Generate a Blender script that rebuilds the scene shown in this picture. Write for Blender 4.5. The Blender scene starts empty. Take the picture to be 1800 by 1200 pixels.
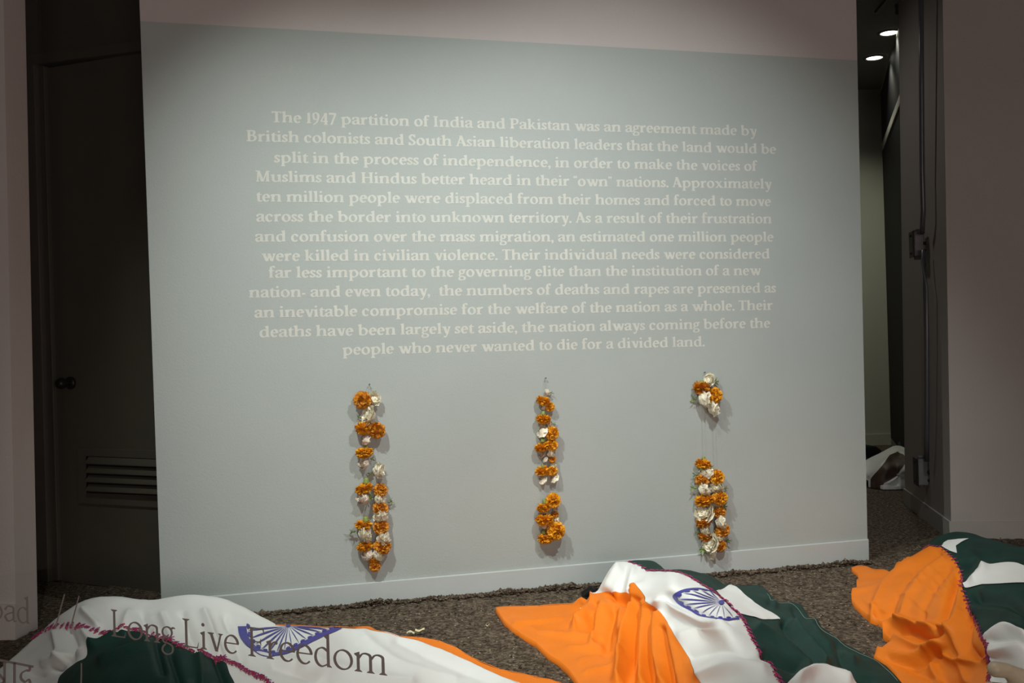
import bpy, bmesh, math, random
import numpy as np
from mathutils import Vector, Matrix
from mathutils.geometry import delaunay_2d_cdt
random.seed(7); rng = np.random.default_rng(7)
SC = bpy.context.scene; COL = SC.collection

# ------------------------------------------------------------------ camera
F = 1750.0; EYE = np.array([0.0, 0.0, 1.05]); ROLL = 0.0275; PITCH = 0.0063
c_r = np.array([math.cos(ROLL), 0, -math.sin(ROLL)])
u0 = np.array([math.sin(ROLL), 0, math.cos(ROLL)])
f0 = np.array([0, 1.0, 0])
c_f = f0*math.cos(PITCH) + u0*math.sin(PITCH)
c_u = u0*math.cos(PITCH) - f0*math.sin(PITCH)
cam = bpy.data.cameras.new('camera'); cam.sensor_width = 36; cam.lens = F/1800*36
cam.clip_start = 0.05; cam.clip_end = 60
camo = bpy.data.objects.new('camera', cam); COL.objects.link(camo)
M = Matrix.Identity(4)
for i in range(3):
    M[i][0] = c_r[i]; M[i][1] = c_u[i]; M[i][2] = -c_f[i]; M[i][3] = EYE[i]
camo.matrix_world = M; SC.camera = camo

# ------------------------------------------------------------------ view, world, lights
SC.view_settings.view_transform = 'Standard'; SC.view_settings.look = 'None'
SC.view_settings.gamma = 1; SC.view_settings.exposure = 0.0
SC.view_settings.use_curve_mapping = False
w = bpy.data.worlds.new('night'); SC.world = w; w.use_nodes = True
w.node_tree.nodes['Background'].inputs[0].default_value = (1.0, 0.80, 0.74, 1)
w.node_tree.nodes['Background'].inputs[1].default_value = 0.022
def spot(loc, tgt, power, col, size=60, blend=0.8, rad=0.03):
    l = bpy.data.lights.new('gallery_or_added_spot', 'SPOT'); l.energy = power; l.color = col
    l.spot_size = math.radians(size); l.spot_blend = blend; l.shadow_soft_size = rad
    o = bpy.data.objects.new('gallery_or_added_spot', l); COL.objects.link(o); o.location = loc
    o.rotation_euler = (Vector(tgt)-Vector(loc)).to_track_quat('-Z', 'Y').to_euler(); return o
def area(loc, tgt, power, col, sx, sy):
    l = bpy.data.lights.new('soft_light', 'AREA'); l.energy = power; l.color = col
    l.shape = 'RECTANGLE'; l.size = sx; l.size_y = sy
    o = bpy.data.objects.new('soft_light', l); COL.objects.link(o); o.location = loc
    o.rotation_euler = (Vector(tgt)-Vector(loc)).to_track_quat('-Z', 'Y').to_euler(); return o
WARMW = (1.0, 0.97, 0.90)
spot((-1.05, 1.95, 3.3), (-0.20, 4.15, 0.68), 310, (0.96, 1.0, 0.94), 66, 1.0, 0.018)
spot((1.05, 2.05, 3.3), (0.45, 4.35, 0.80), 268, (0.98, 1.0, 0.97), 72, 1.0, 0.018)
spot((0.05, 2.5, 3.35), (0.95, 3.45, 0.1), 150, WARMW, 54, 0.9, 0.04)
spot((-0.9, 2.2, 3.3), (-0.42, 3.1, 0.1), 75, (1.0, 1.0, 0.9), 50, 0.9, 0.04)
spot((2.1, 2.9, 3.3), (1.75, 3.5, 0.1), 70, (1, 0.96, 0.88), 50, 0.9, 0.04)
area((0.9, -2.2, 1.0), (0.4, 3.5, 0.7), 92, (1.0, 0.80, 0.74), 2.2, 1.2)      # street lamp glow outside

# ------------------------------------------------------------------ pixel to world
def ray(px, py):
    px = np.asarray(px, float); py = np.asarray(py, float)
    a = (px-900)/F; b = -(py-600)/F
    return a[..., None]*c_r + b[..., None]*c_u + c_f
def on_z(px, py, h=0.0):
    d = ray(px, py); t = (np.asarray(h)-EYE[2])/d[..., 2]
    return EYE + d*t[..., None]
def on_plane(px, py, p0, n):
    d = ray(px, py); t = np.dot(p0-EYE, n)/(d@n)
    return EYE + d*np.asarray(t)[..., None]
def V3(a): return Vector((float(a[0]), float(a[1]), float(a[2])))

# ------------------------------------------------------------------ materials
def mat(name, col, rough=0.6, bump=0, bscale=60, var=0.0, vscale=8, col2=None, metal=0, sheen=0, spec=0.5, detail=4):
    m = bpy.data.materials.new(name); m.use_nodes = True
    nt = m.node_tree; b = nt.nodes['Principled BSDF']
    b.inputs['Roughness'].default_value = rough; b.inputs['Metallic'].default_value = metal
    b.inputs['Specular IOR Level'].default_value = spec
    if sheen: b.inputs['Sheen Weight'].default_value = sheen
    tc = nt.nodes.new('ShaderNodeTexCoord')
    if col2 is None: col2 = tuple(c*(1-var) for c in col)
    n = nt.nodes.new('ShaderNodeTexNoise'); n.inputs['Scale'].default_value = vscale; n.inputs['Detail'].default_value = detail
    nt.links.new(tc.outputs['Object'], n.inputs['Vector'])
    r = nt.nodes.new('ShaderNodeValToRGB'); r.color_ramp.elements[0].position = 0.35; r.color_ramp.elements[1].position = 0.65
    r.color_ramp.elements[0].color = (*col2, 1); r.color_ramp.elements[1].color = (*col, 1)
    nt.links.new(n.outputs['Fac'], r.inputs['Fac']); nt.links.new(r.outputs['Color'], b.inputs['Base Color'])
    if bump:
        n2 = nt.nodes.new('ShaderNodeTexNoise'); n2.inputs['Scale'].default_value = bscale; n2.inputs['Detail'].default_value = 3
        nt.links.new(tc.outputs['Object'], n2.inputs['Vector'])
        bp = nt.nodes.new('ShaderNodeBump'); bp.inputs['Strength'].default_value = bump; bp.inputs['Distance'].default_value = 0.004
        nt.links.new(n2.outputs['Fac'], bp.inputs['Height']); nt.links.new(bp.outputs['Normal'], b.inputs['Normal'])
    return m
MT = dict(
    grey_paint=mat('grey_paint', (0.41, 0.45, 0.44), 0.5, 0.22, 130, 0.03, 3),
    white_paint=mat('white_paint', (0.60, 0.55, 0.54), 0.55, 0.3, 110, 0.03, 3),
    board_paint=mat('board_paint', (0.50, 0.54, 0.54), 0.42, 0.15, 60, 0.05, 5),
    lettering=mat('lettering', (0.63, 0.635, 0.59), 0.5, 0.3, 130, 0.05, 20),
    side_paint=mat('side_paint', (0.42, 0.38, 0.36), 0.55, 0.25, 110, 0.04, 3),
    corridor_paint=mat('corridor_paint', (0.55, 0.56, 0.47), 0.6, 0.2, 60, 0.05, 3),
    column_paint=mat('column_paint', (0.46, 0.44, 0.41), 0.5, 0.2, 60, 0.05, 3),
    ceiling_paint=mat('ceiling_paint', (0.22, 0.22, 0.20), 0.7, 0.1, 60, 0.05, 3),
    door_paint=mat('door_paint', (0.085, 0.076, 0.058), 0.45, 0.1, 60, 0.10, 3),
    dark_metal=mat('dark_metal', (0.012, 0.010, 0.009), 0.4, metal=0.6),
    galv=mat('galvanised_metal', (0.15, 0.15, 0.16), 0.5, 0.1, 60, 0.2, 30, metal=0.0),
    conduit_paint=mat('conduit_paint', (0.10, 0.10, 0.12), 0.35, 0.05, 60, 0.1, 30, metal=0.3),
    black_glass=mat('black_glass', (0.004, 0.004, 0.005), 0.6, spec=0.1),
    orange_cloth=mat('orange_cloth', (0.85, 0.21, 0.010), 0.5, 0.5, 22, 0.08, 9, sheen=0.0, spec=0.25, detail=6),
    white_cloth=mat('white_cloth', (0.80, 0.80, 0.79), 0.45, 0.22, 18, 0.03, 9, sheen=0.0, spec=0.3),
    green_cloth=mat('green_cloth', (0.009, 0.040, 0.033), 0.58, 0.45, 20, 0.25, 9, sheen=0.0, spec=0.22),
    blue_print=mat('blue_print', (0.055, 0.050, 0.32), 0.5, var=0.1),
    thread=mat('maroon_thread', (0.42, 0.016, 0.060), 0.7, 0, 60, 0, 60, col2=(0.20, 0.025, 0.14)),
    pale_thread=mat('pale_thread', (0.26, 0.36, 0.30), 0.7),
    string=mat('string', (0.42, 0.42, 0.38), 0.5),
    marigold=mat('marigold_petals', (0.90, 0.45, 0.010), 0.55, 0, 60, 0, 70, col2=(0.70, 0.27, 0.006)),
    marigold_dark=mat('dried_marigold_petals', (0.76, 0.31, 0.008), 0.6, 0, 60, 0, 90, col2=(0.46, 0.15, 0.006)),
    marigold_core=mat('marigold_core', (0.36, 0.12, 0.004), 0.8),
    rose=mat('rose_petals', (0.95, 0.92, 0.78), 0.5, 0.1, 90, 0, 30, col2=(0.82, 0.74, 0.56)),
    rose_pink=mat('dried_rose_petals', (0.84, 0.76, 0.66), 0.55, 0.2, 90, 0, 40, col2=(0.70, 0.58, 0.46)),
    leaf=mat('sepal_green', (0.15, 0.25, 0.035), 0.5, 0, 60, 0, 60, col2=(0.20, 0.24, 0.08)),
    calyx=mat('calyx_green', (0.28, 0.32, 0.08), 0.45, 0, 60, 0, 90, col2=(0.18, 0.24, 0.05)),
    brown=mat('brown_head', (0.085, 0.045, 0.025), 0.6, 0.6, 30, 0.5, 18),
    hair=mat('black_hair', (0.012, 0.009, 0.009), 0.5),
    skin=mat('mannequin_skin', (0.52, 0.43, 0.30), 0.5, 0.1, 40, 0.12, 12),
    flake=mat('pale_flake', (0.75, 0.68, 0.42), 0.6, var=0.2, vscale=60),
    vinyl=mat('vinyl', (0.20, 0.185, 0.17), 0.55, var=0.03),
)
def soil_mat():
    m = bpy.data.materials.new('soil'); m.use_nodes = True; nt = m.node_tree; b = nt.nodes['Principled BSDF']
    b.inputs['Roughness'].default_value = 0.95; b.inputs['Specular IOR Level'].default_value = 0.15
    tc = nt.nodes.new('ShaderNodeTexCoord')
    def noise(s, d=6, r=0.6):
        n = nt.nodes.new('ShaderNodeTexNoise'); n.inputs['Scale'].default_value = s; n.inputs['Detail'].default_value = d
        n.inputs['Roughness'].default_value = r; nt.links.new(tc.outputs['Object'], n.inputs['Vector']); return n
    def ramp(src, stops):
        r = nt.nodes.new('ShaderNodeValToRGB'); e = r.color_ramp.elements
        e[0].position, e[0].color = stops[0][0], (*stops[0][1], 1); e[1].position, e[1].color = stops[-1][0], (*stops[-1][1], 1)
        for p, c in stops[1:-1]:
            x = e.new(p); x.color = (*c, 1)
        nt.links.new(src, r.inputs['Fac']); return r
    a = ramp(noise(60, 8, 0.75).outputs['Fac'], [(0.38, (0.030, 0.021, 0.014)), (0.5, (0.115, 0.085, 0.060)), (0.62, (0.27, 0.21, 0.155))])
    vo = nt.nodes.new('ShaderNodeTexVoronoi'); vo.inputs['Scale'].default_value = 85
    nt.links.new(tc.outputs['Object'], vo.inputs['Vector'])
    sp = ramp(vo.outputs['Distance'], [(0.20, (1, 1, 1)), (0.30, (0, 0, 0))])
    sep = nt.nodes.new('ShaderNodeSeparateColor'); nt.links.new(vo.outputs['Color'], sep.inputs[0])
    gt = nt.nodes.new('ShaderNodeMath'); gt.operation = 'GREATER_THAN'; gt.inputs[1].default_value = 0.90; nt.links.new(sep.outputs[0], gt.inputs[0])
    mu = nt.nodes.new('ShaderNodeMath'); mu.operation = 'MULTIPLY'; nt.links.new(gt.outputs[0], mu.inputs[0]); nt.links.new(sp.outputs['Color'], mu.inputs[1])
    mx = nt.nodes.new('ShaderNodeMix'); mx.data_type = 'RGBA'; mx.inputs['B'].default_value = (0.62, 0.56, 0.42, 1)
    nt.links.new(mu.outputs[0], mx.inputs['Factor']); nt.links.new(a.outputs['Color'], mx.inputs['A'])
    nt.links.new(mx.outputs['Result'], b.inputs['Base Color'])
    bp = nt.nodes.new('ShaderNodeBump'); bp.inputs['Strength'].default_value = 0.9; bp.inputs['Distance'].default_value = 0.012
    nt.links.new(noise(70, 8, 0.75).outputs['Fac'], bp.inputs['Height']); nt.links.new(bp.outputs['Normal'], b.inputs['Normal'])
    return m
MT['soil'] = soil_mat()
def glass_mat():
    m = bpy.data.materials.new('window_glass'); m.use_nodes = True; nt = m.node_tree; nt.nodes.clear()
    out = nt.nodes.new('ShaderNodeOutputMaterial'); mix = nt.nodes.new('ShaderNodeMixShader')
    tr = nt.nodes.new('ShaderNodeBsdfTransparent'); tr.inputs[0].default_value = (0.96, 0.975, 0.97, 1)
    gl = nt.nodes.new('ShaderNodeBsdfGlossy'); gl.inputs['Roughness'].default_value = 0.02
    lw = nt.nodes.new('ShaderNodeLayerWeight'); lw.inputs['Blend'].default_value = 0.5
    pw = nt.nodes.new('ShaderNodeMath'); pw.operation = 'POWER'; pw.inputs[1].default_value = 5; nt.links.new(lw.outputs['Facing'], pw.inputs[0])
    ml_ = nt.nodes.new('ShaderNodeMath'); ml_.operation = 'MULTIPLY_ADD'; ml_.inputs[1].default_value = 0.9; ml_.inputs[2].default_value = 0.03; nt.links.new(pw.outputs[0], ml_.inputs[0])
    nt.links.new(ml_.outputs[0], mix.inputs[0]); nt.links.new(tr.outputs[0], mix.inputs[1]); nt.links.new(gl.outputs[0], mix.inputs[2])
    nt.links.new(mix.outputs[0], out.inputs[0]); return m
MT['glass'] = glass_mat()
def emit_mat(name, col, s):
    m = bpy.data.materials.new(name); m.use_nodes = True; b = m.node_tree.nodes['Principled BSDF']
    b.inputs['Base Color'].default_value = (*col, 1)
    b.inputs['Emission Color'].default_value = (*col, 1); b.inputs['Emission Strength'].default_value = s; return m
MT['lamp'] = emit_mat('lamp_lens', (1.0, 0.97, 0.84), 6.0)

# ------------------------------------------------------------------ object helpers
def link(name, me, material=None, parent=None):
    o = bpy.data.objects.new(name, me); COL.objects.link(o)
    if material is not None and not me.materials:
        for mm in (material if isinstance(material, list) else [material]): me.materials.append(mm)
    if parent is not None: o.parent = parent
    return o
def mesh(name, verts, faces, smooth=False, mi=None):
    me = bpy.data.meshes.new(name); me.from_pydata([tuple(float(c) for c in v) for v in verts], [], [tuple(int(i) for i in f) for f in faces])
    if smooth: me.polygons.foreach_set('use_smooth', [True]*len(me.polygons))
    if mi is not None: me.polygons.foreach_set('material_index', mi)
    me.update(); return me
def from_bm(name, bm, smooth=False):
    me = bpy.data.meshes.new(name); bm.to_mesh(me); bm.free()
    if smooth: me.polygons.foreach_set('use_smooth', [True]*len(me.polygons))
    return me
def empty(name, loc=(0, 0, 0)):
    o = bpy.data.objects.new(name, None); COL.objects.link(o); o.location = loc; o.empty_display_size = 0.05
    return o
def tag(o, label=None, cat=None, group=None, kind=None):
    if label: o['label'] = label
    if cat: o['category'] = cat
    if group: o['group'] = group
    if kind: o['kind'] = kind
    return o
def put(o, root):          # parent while the mesh stays in world coordinates
    o.parent = root; o.matrix_parent_inverse = Matrix.Translation(root.location).inverted(); return o
def prism(name, base, top, material, parent=None):
    """solid between two polygons of equal length"""
    n = len(base); fs = [tuple(range(n))[::-1], tuple(range(n, 2*n))]
    fs += [(i, (i+1) % n, n+(i+1) % n, n+i) for i in range(n)]
    me = mesh(name, list(base)+list(top), fs)
    bm = bmesh.new(); bm.from_mesh(me); bmesh.ops.recalc_face_normals(bm, faces=bm.faces); bm.to_mesh(me); bm.free()
    return link(name, me, material, parent)
def slab(name, a, b, z0, z1, nrm, t, material, parent=None, bev=0.0):
    """upright slab: front face from a to b (xy), pushed by t along nrm"""
    a = np.array(a[:2]); b = np.array(b[:2]); n = np.array(nrm[:2])*t
    q = [a, b, b+n, a+n]
    o = prism(name, [(p[0], p[1], z0) for p in q], [(p[0], p[1], z1) for p in q], material, parent)
    if bev:
        m = o.modifiers.new('bevel', 'BEVEL'); m.width = bev; m.segments = 2
    return o
def tube_bm(bm, pts, r, seg=8, cap=True):
    pts = [Vector(p) for p in pts]; rings = []
    rr = r if hasattr(r, '__len__') else [r]*len(pts)
    up = Vector((0.13, 0.2, 0.97))
    for i, p in enumerate(pts):
        d = (pts[min(i+1, len(pts)-1)]-pts[max(i-1, 0)]).normalized()
        a = d.cross(up); a = a.normalized() if a.length > 1e-4 else Vector((1, 0, 0)); b = d.cross(a)
        rings.append([bm.verts.new(p+(a*math.cos(k*2*math.pi/seg)+b*math.sin(k*2*math.pi/seg))*rr[i]) for k in range(seg)])
    for i in range(len(rings)-1):
        for k in range(seg): bm.faces.new((rings[i][k], rings[i][(k+1) % seg], rings[i+1][(k+1) % seg], rings[i+1][k]))
    if cap:
        bm.faces.new(rings[0][::-1]); bm.faces.new(rings[-1])
def ball_bm(bm, c, r, u=12, v=8, rot=None):
    r = r if hasattr(r, '__len__') else (r, r, r)
    m = Matrix.Translation(c) @ (rot.to_4x4() if rot is not None else Matrix.Identity(4)) @ Matrix.Diagonal((*r, 1))
    bmesh.ops.create_uvsphere(bm, u_segments=u, v_segments=v, radius=1, matrix=m)

# ------------------------------------------------------------------ setting
PL = on_z(285, 1090); PR = on_z(1525.5, 985)
wu = (PR-PL); WL = np.linalg.norm(wu); wu = wu/WL
wn = np.array([wu[1], -wu[0], 0.0])                # towards the camera
if wn[1] > 0: wn = -wn
def on_wall(px, py, off=0.0): return on_plane(px, py, PL+wn*off, wn)
ZC = 3.53
# centre wall: front face in two paints, split at the painted line
bl, br = on_wall(285, 1090), on_wall(1525.5, 985)
ml, mr = on_wall(246.5, 37), on_wall(1507, 106)
tl, tr = on_wall(245, 0), on_wall(1505, 0)
tl = ml+(tl-ml)/(tl[2]-ml[2])*(ZC-ml[2]); tr = mr+(tr-mr)/(tr[2]-mr[2])*(ZC-mr[2])
bl = bl-np.array([0, 0, .05]); br = br-np.array([0, 0, .05])
bk = -wn*0.16
vs = [bl, br, mr, ml, tr, tl, bl+bk, br+bk, tr+bk, tl+bk]
me = mesh('wall_center', vs, [(0, 1, 2, 3), (3, 2, 4, 5), (0, 6, 7, 1), (1, 7, 8, 4, 2), (0, 3, 5, 9, 6), (6, 9, 8, 7), (5, 4, 8, 9)], mi=[0, 1, 0, 0, 0, 0, 1])
wall_c = tag(link('wall_center', me, [MT['grey_paint'], MT['white_paint']]), kind='structure')
# baseboard of the centre wall
a, b = on_wall(285, 1054.0), on_wall(1525.5, 946.5)
t = 0.011
q0 = [bl, br, br+wn*t, bl+wn*t]
q1 = [a, b, b+wn*t, a+wn*t]
bb = prism('baseboard_center', q0, q1, MT['board_paint']); tag(bb, kind='structure')
mb = bb.modifiers.new('bevel', 'BEVEL'); mb.width = 0.004; mb.segments = 2

# soil floor
def nz(x, y, s, seed=0):
    r = np.random.default_rng(seed); v = 0*x
    for k in range(9):
        th = r.uniform(0, 6.283); fr = s*r.uniform(0.5, 1.8); ph = r.uniform(0, 6.283)
        v = v + np.sin((x*math.cos(th)+y*math.sin(th))*fr+ph + 1.3*np.sin((x*math.sin(th)-y*math.cos(th))*fr*0.7+ph*2))
    return v/9
def grid(name, x0, x1, y0, y1, step, zf):
    xs = np.arange(x0, x1+1e-6, step); ys = np.arange(y0, y1+1e-6, step)
    X, Y = np.meshgrid(xs, ys); Z = zf(X, Y); nx, ny = len(xs), len(ys)
    idx = np.arange(nx*ny).reshape(ny, nx)
    f = np.stack([idx[:-1, :-1], idx[:-1, 1:], idx[1:, 1:], idx[1:, :-1]], -1).reshape(-1, 4)
    me = bpy.data.meshes.new(name); v = np.stack([X, Y, Z], -1).reshape(-1, 3)
    me.vertices.add(len(v)); me.vertices.foreach_set('co', v.ravel())
    me.loops.add(f.size); me.loops.foreach_set('vertex_index', f.ravel().astype(np.int32))
    me.polygons.add(len(f)); me.polygons.foreach_set('loop_start', (np.arange(len(f))*4).astype(np.int32))
    me.update(calc_edges=True); me.polygons.foreach_set('use_smooth', [True]*len(f)); return me
def zsoil(x, y):
    d = (np.stack([x, y], -1)-PL[:2])@wn[:2]        # distance in front of the centre wall
    s = (np.stack([x, y], -1)-PL[:2])@wu[:2]
    z = 0.004*nz(x, y, 14, 1)+0.0035*nz(x, y, 50, 2)+0.003*nz(x, y, 130, 3)-0.007
    edge = np.exp(-(np.abs(d)/0.035)**2)
    return z + edge*(0.006+0.006*nz(x, y, 60, 5)+0.005*nz(x, y, 150, 8))
me = grid('floor', -1.9, 3.0, 2.3, 5.3, 0.012, zsoil)
floor = tag(link('floor', me, MT['soil']), kind='structure')
me = grid('floor_back', -4.6, 6.4, 1.0, 11.4, 0.08, lambda x, y: -0.018+0.006*nz(x, y, 20, 4)+0*x)
o = link('floor_back', me, MT['soil']); tag(o, kind='structure')

# clods, crumbs
def clods():
    vs, fs = [], []
    base = [(-1, 0, 0), (1, 0, 0), (0, -1, 0), (0, 1, 0), (0, 0, -1), (0, 0, 1)]
    bf = [(5, 1, 3), (5, 3, 0), (5, 0, 2), (5, 2, 1), (4, 3, 1), (4, 0, 3), (4, 2, 0), (4, 1, 2)]
    def clod(x, y, z, r):
        n = len(vs)
        for v in base:
            k = r*random.uniform(0.6, 1.35); vs.append((x+v[0]*k+random.uniform(-.3, .3)*r, y+v[1]*k, z+v[2]*k*0.8))
        fs.extend(tuple(n+i for i in f) for f in bf)
    for i in range(4200):
        s = random.uniform(0, WL); d = abs(random.gauss(0, 0.018))+0.014
        p = PL+wu*s+wn*d; big = 0.55+0.45*math.sin(s*9)+0.4*math.sin(s*23+1)
        clod(p[0], p[1], random.uniform(-0.004, 0.012)*max(.3, big), random.uniform(0.0025, 0.0085)*(1 if random.random() < .9 else 1.8))
    for i in range(9000):
        x = random.uniform(-1.6, 2.9); y = random.uniform(2.5, 5.2)
        clod(x, y, random.uniform(-0.006, -0.001), random.uniform(0.0015, 0.0045)*(1 if random.random() < .96 else 2.2))
    return mesh('soil_clods', vs, fs)
tag(link('soil_clods', clods(), MT['soil']), 'crumbly brown soil lumps scattered along the wall and over the floor', 'soil', kind='stuff')

# left foreground wall end
LA = on_z(28.5, 1115); d = np.array([1.0, -0.12, 0]); d /= np.linalg.norm(d)
ln = np.array([d[1], -d[0], 0]); ln = ln if ln[1] < 0 else -ln
pe = on_plane(6, 0, LA, ln); ztop = LA+(pe-LA)/(pe[2]-LA[2])*ZC
q = [LA-d*1.2, LA, LA-ln*0.14, LA-d*1.2-ln*0.14]
qt = [ztop-d*1.2, ztop, ztop-ln*0.14, ztop-d*1.2-ln*0.14]
q = [p-np.array([0, 0, .03]) for p in q]
tag(prism('wall_left', q, qt, MT['white_paint']), kind='structure')
zb = on_plane(28.5, 1061, LA, ln)[2]
def lift(p, z): return np.array([p[0], p[1], z])
e2 = LA+(ztop-LA)*(zb/ZC)
q = [LA-d*1.2, LA+d*0.004, LA+d*.004+ln*0.012, LA-d*1.2+ln*0.012]
qt = [lift(p, zb) for p in q]
tag(prism('baseboard_left', [lift(p, -.02) for p in q], qt, MT['white_paint']), kind='structure')

# back left wall with the door (door 1)
DA = on_z(112, 1017); DB = on_z(282, 1039)
du = DB-DA; du /= np.linalg.norm(du); dn = np.array([du[1], -du[0], 0]); dn = dn if dn[1] < 0 else -dn
def on_door(px, py, off=0.0): return on_plane(px, py, DA+dn*off, dn)
def dquad(name, pix, off, t, m, parent=None, bev=0):
    base = [on_door(x, y, off) for x, y in pix]; o = prism(name, [p for p in base], [p+dn*t for p in base], m, parent)
    if bev: mm = o.modifiers.new('bevel', 'BEVEL'); mm.width = bev; mm.segments = 2
    return o
# wall behind the door wall plane (above and beside the door)
WA = DA-du*0.72; WB = DA+du*0.85
slab('wall_back_left', WA-dn*0.06, WB-dn*0.06, -0.05, ZC, -dn, 0.12, MT['door_paint'])['kind'] = 'structure'
door = tag(empty('door_1', V3(DA)), kind='structure')
leaf_px = [(113, 1017), (300, 1041), (265, 95), (88, 124)]
put(dquad('door_leaf', leaf_px, -0.045, 0.035, MT['door_paint']), door)
# knob
k = on_door(123, 673, 0.0); bm = bmesh.new()
tube_bm(bm, [V3(k-dn*.012), V3(k+dn*.004)], 0.030, 20); tube_bm(bm, [V3(k), V3(k+dn*.035)], 0.011, 12)
ball_bm(bm, V3(k+dn*0.048), (0.027, 0.027, 0.027), 16, 10)
put(tag(link('knob', from_bm('knob', bm, True), MT['dark_metal']), 'dark round door knob'), door)
# louvered vent
vent = put(dquad('vent_frame', [(140, 884), (300, 893), (300, 791), (139, 787)], -0.012, 0.012, MT['door_paint'], bev=.003), door)
back = dquad('vent_back', [(153, 866), (300, 872), (300, 807), (152, 801)], -0.001, 0.003, MT['black_glass']); put(back, vent); back.matrix_parent_inverse = Matrix.Identity(4)
for i in range(4):
    y0 = 804+i*16.0; y1 = 811+i*16.0
    pA = on_door(156, y0, 0.002); pB = on_door(300, y1-1, 0.002)
    hgt = np.array([0, 0, -0.026]); o_ = dn*0.022
    s = prism('slat', [pA, pB, pB+np.array([0, 0, .004]), pA+np.array([0, 0, .004])], [pA+hgt+o_, pB+hgt+o_, pB+hgt+o_+np.array([0, 0, .004]), pA+hgt+o_+np.array([0, 0, .004])], MT['door_paint'])
    s.parent = vent; s.matrix_parent_inverse = Matrix.Translation(door.location).inverted() @ Matrix.Identity(4)
    s.matrix_parent_inverse = Matrix.Identity(4)
back.matrix_parent_inverse = Matrix.Identity(4)
# frame mouldings: three stepped strips down the left and across the head
for i, (xa, xb, off, t) in enumerate([(103, 112, -0.02, 0.03), (80, 104, -0.03, 0.06), (52, 81, -0.04, 0.085)]):
    tp = [(92, 96), (66, 90), (38, 84)][i]; xt = tp[0]-6 + (0 if i else 0)
    ytop = [118, 112, 104][i]
    sh = -26
    strip = dquad('trim_1' if i == 0 else 'trim_1', [(xa, 1018), (xb, 1018.5), (xb+sh, ytop), (xa+sh, ytop)], off, t, MT['door_paint'], bev=.004)
    strip['kind'] = 'structure'
head = dquad('trim_2', [(24, 106), (300, 74), (300, 92), (24, 126)], -0.04, 0.07, MT['door_paint'], bev=.004); head['kind'] = 'structure'
# side return wall left of the door frame with its own baseboard
RA = on_z(50, 1012); RB = on_z(-60, 1060)
slab('wall_return_left', RA, RB, -0.03, ZC, np.array([0.0, 1, 0]), 0.1, MT['door_paint'])['kind'] = 'structure'
slab('baseboard_back_left', RA-np.array([0, .012, 0]), RB-np.array([0, .012, 0]), -0.03, 0.085, np.array([0, 1.0, 0]), 0.01, MT['door_paint'])['kind'] = 'structure'

# right column and its right-hand face
CN = on_z(1672, 943); CF = on_z(1591, 880)
cu = CF-CN; cl = np.linalg.norm(cu); cu /= cl; cn = np.array([cu[1], -cu[0], 0]); cn = cn if cn[0] < 0 else -cn
CF2 = CN+cu*cl
rd = np.array([math.cos(math.radians(-9)), math.sin(math.radians(-9)), 0]); CR = CN+rd*2.6
rn = np.array([rd[1], -rd[0], 0]); rn = rn if rn[1] < 0 else -rn
top_n = on_plane(1657, 0, CN, rn); top_n = CN+(top_n-CN)/top_n[2]*ZC
top_f = on_plane(1579, 0, CF, rn); top_f = CF+(top_f-CF)/top_f[2]*ZC
bot = [CN, CR, CR+np.array([.2, 1.3, 0]), CF]; top = [top_n, lift(CR, ZC), lift(CR+np.array([.2, 1.3, 0]), ZC), top_f]
tag(prism('wall_right', [p-np.array([0, 0, .03]) for p in bot], top, MT['side_paint']), kind='structure')
zb2 = on_plane(1671.5, 916, CN, rn)[2]
q = [CN+cn*0.01+rn*.01, CR+rn*0.011, CR, CN]
tag(prism('baseboard_right', [lift(p, -.03) for p in q], [lift(p, zb2) for p in q], MT['side_paint']), kind='structure')
q = [CN+cn*0.01+rn*.01, CN, CF2, CF2+cn*.01]
tag(prism('baseboard_column', [lift(p, -.03) for p in q], [lift(p, zb2) for p in q], MT['column_paint']), kind='structure')
# paint facing on the column's side face (greyer paint), one thin board
def on_col(px, py, off=0.0): return on_plane(px, py, CN+cn*off, cn)
# corridor beyond
FA = on_z(1505, 779); FB = on_z(1567, 778)
slab('wall_back', FA-np.array([5.5, 0, 0]), FB, -0.03, ZC, np.array([0, 1.0, 0]), 0.12, MT['corridor_paint'])['kind'] = 'structure'
zf = on_plane(1540, 762, FA, np.array([0, -1.0, 0]))[2]
slab('baseboard_back', FA-np.array([5.5, .012, 0]), FB-np.array([0, .012, 0]), -0.03, zf, np.array([0, 1.0, 0]), 0.012, MT['corridor_paint'])['kind'] = 'structure'
# glazed side of the corridor, seen almost edge on: dark panes between a frame
SA = FB.copy(); SBd = EYE + ray(1594, 594)*8.0/ (ray(1594, 594)@np.array([0, 1.0, 0])); SB = lift(SBd, 0)
sd = (SB-SA); sl = np.linalg.norm(sd); sd /= sl; sn = np.array([-sd[1], sd[0], 0]); sn = sn if sn[0] < 0 else -sn
slab('wall_corridor', SA, SB+sd*0.8, 3.49, ZC, -sn, 0.1, MT['corridor_paint'])['kind'] = 'structure'
win = tag(empty('window_2', V3(SA)), kind='structure')
put(slab('pane', SA+sn*.004, SB+sd*.8+sn*.004, 0.05, 2.9, -sn, 0.01, MT['black_glass']), win)
put(slab('pane', SA+sn*.004, SB+sd*.8+sn*.004, 2.97, 3.49, -sn, 0.01, MT['black_glass']), win)
put(slab('mullion', SA+sn*.012, SB+sd*.8+sn*.012, 2.90, 2.97, -sn, 0.05, MT['column_paint']), win)
put(slab('sill', SA, SB+sd*.8, -.03, 0.05, -sn, 0.05, MT['column_paint']), win)
put(slab('frame', SA, SA+sd*0.03, -.03, 3.49, -sn, 0.05, MT['corridor_paint']), win)

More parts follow.
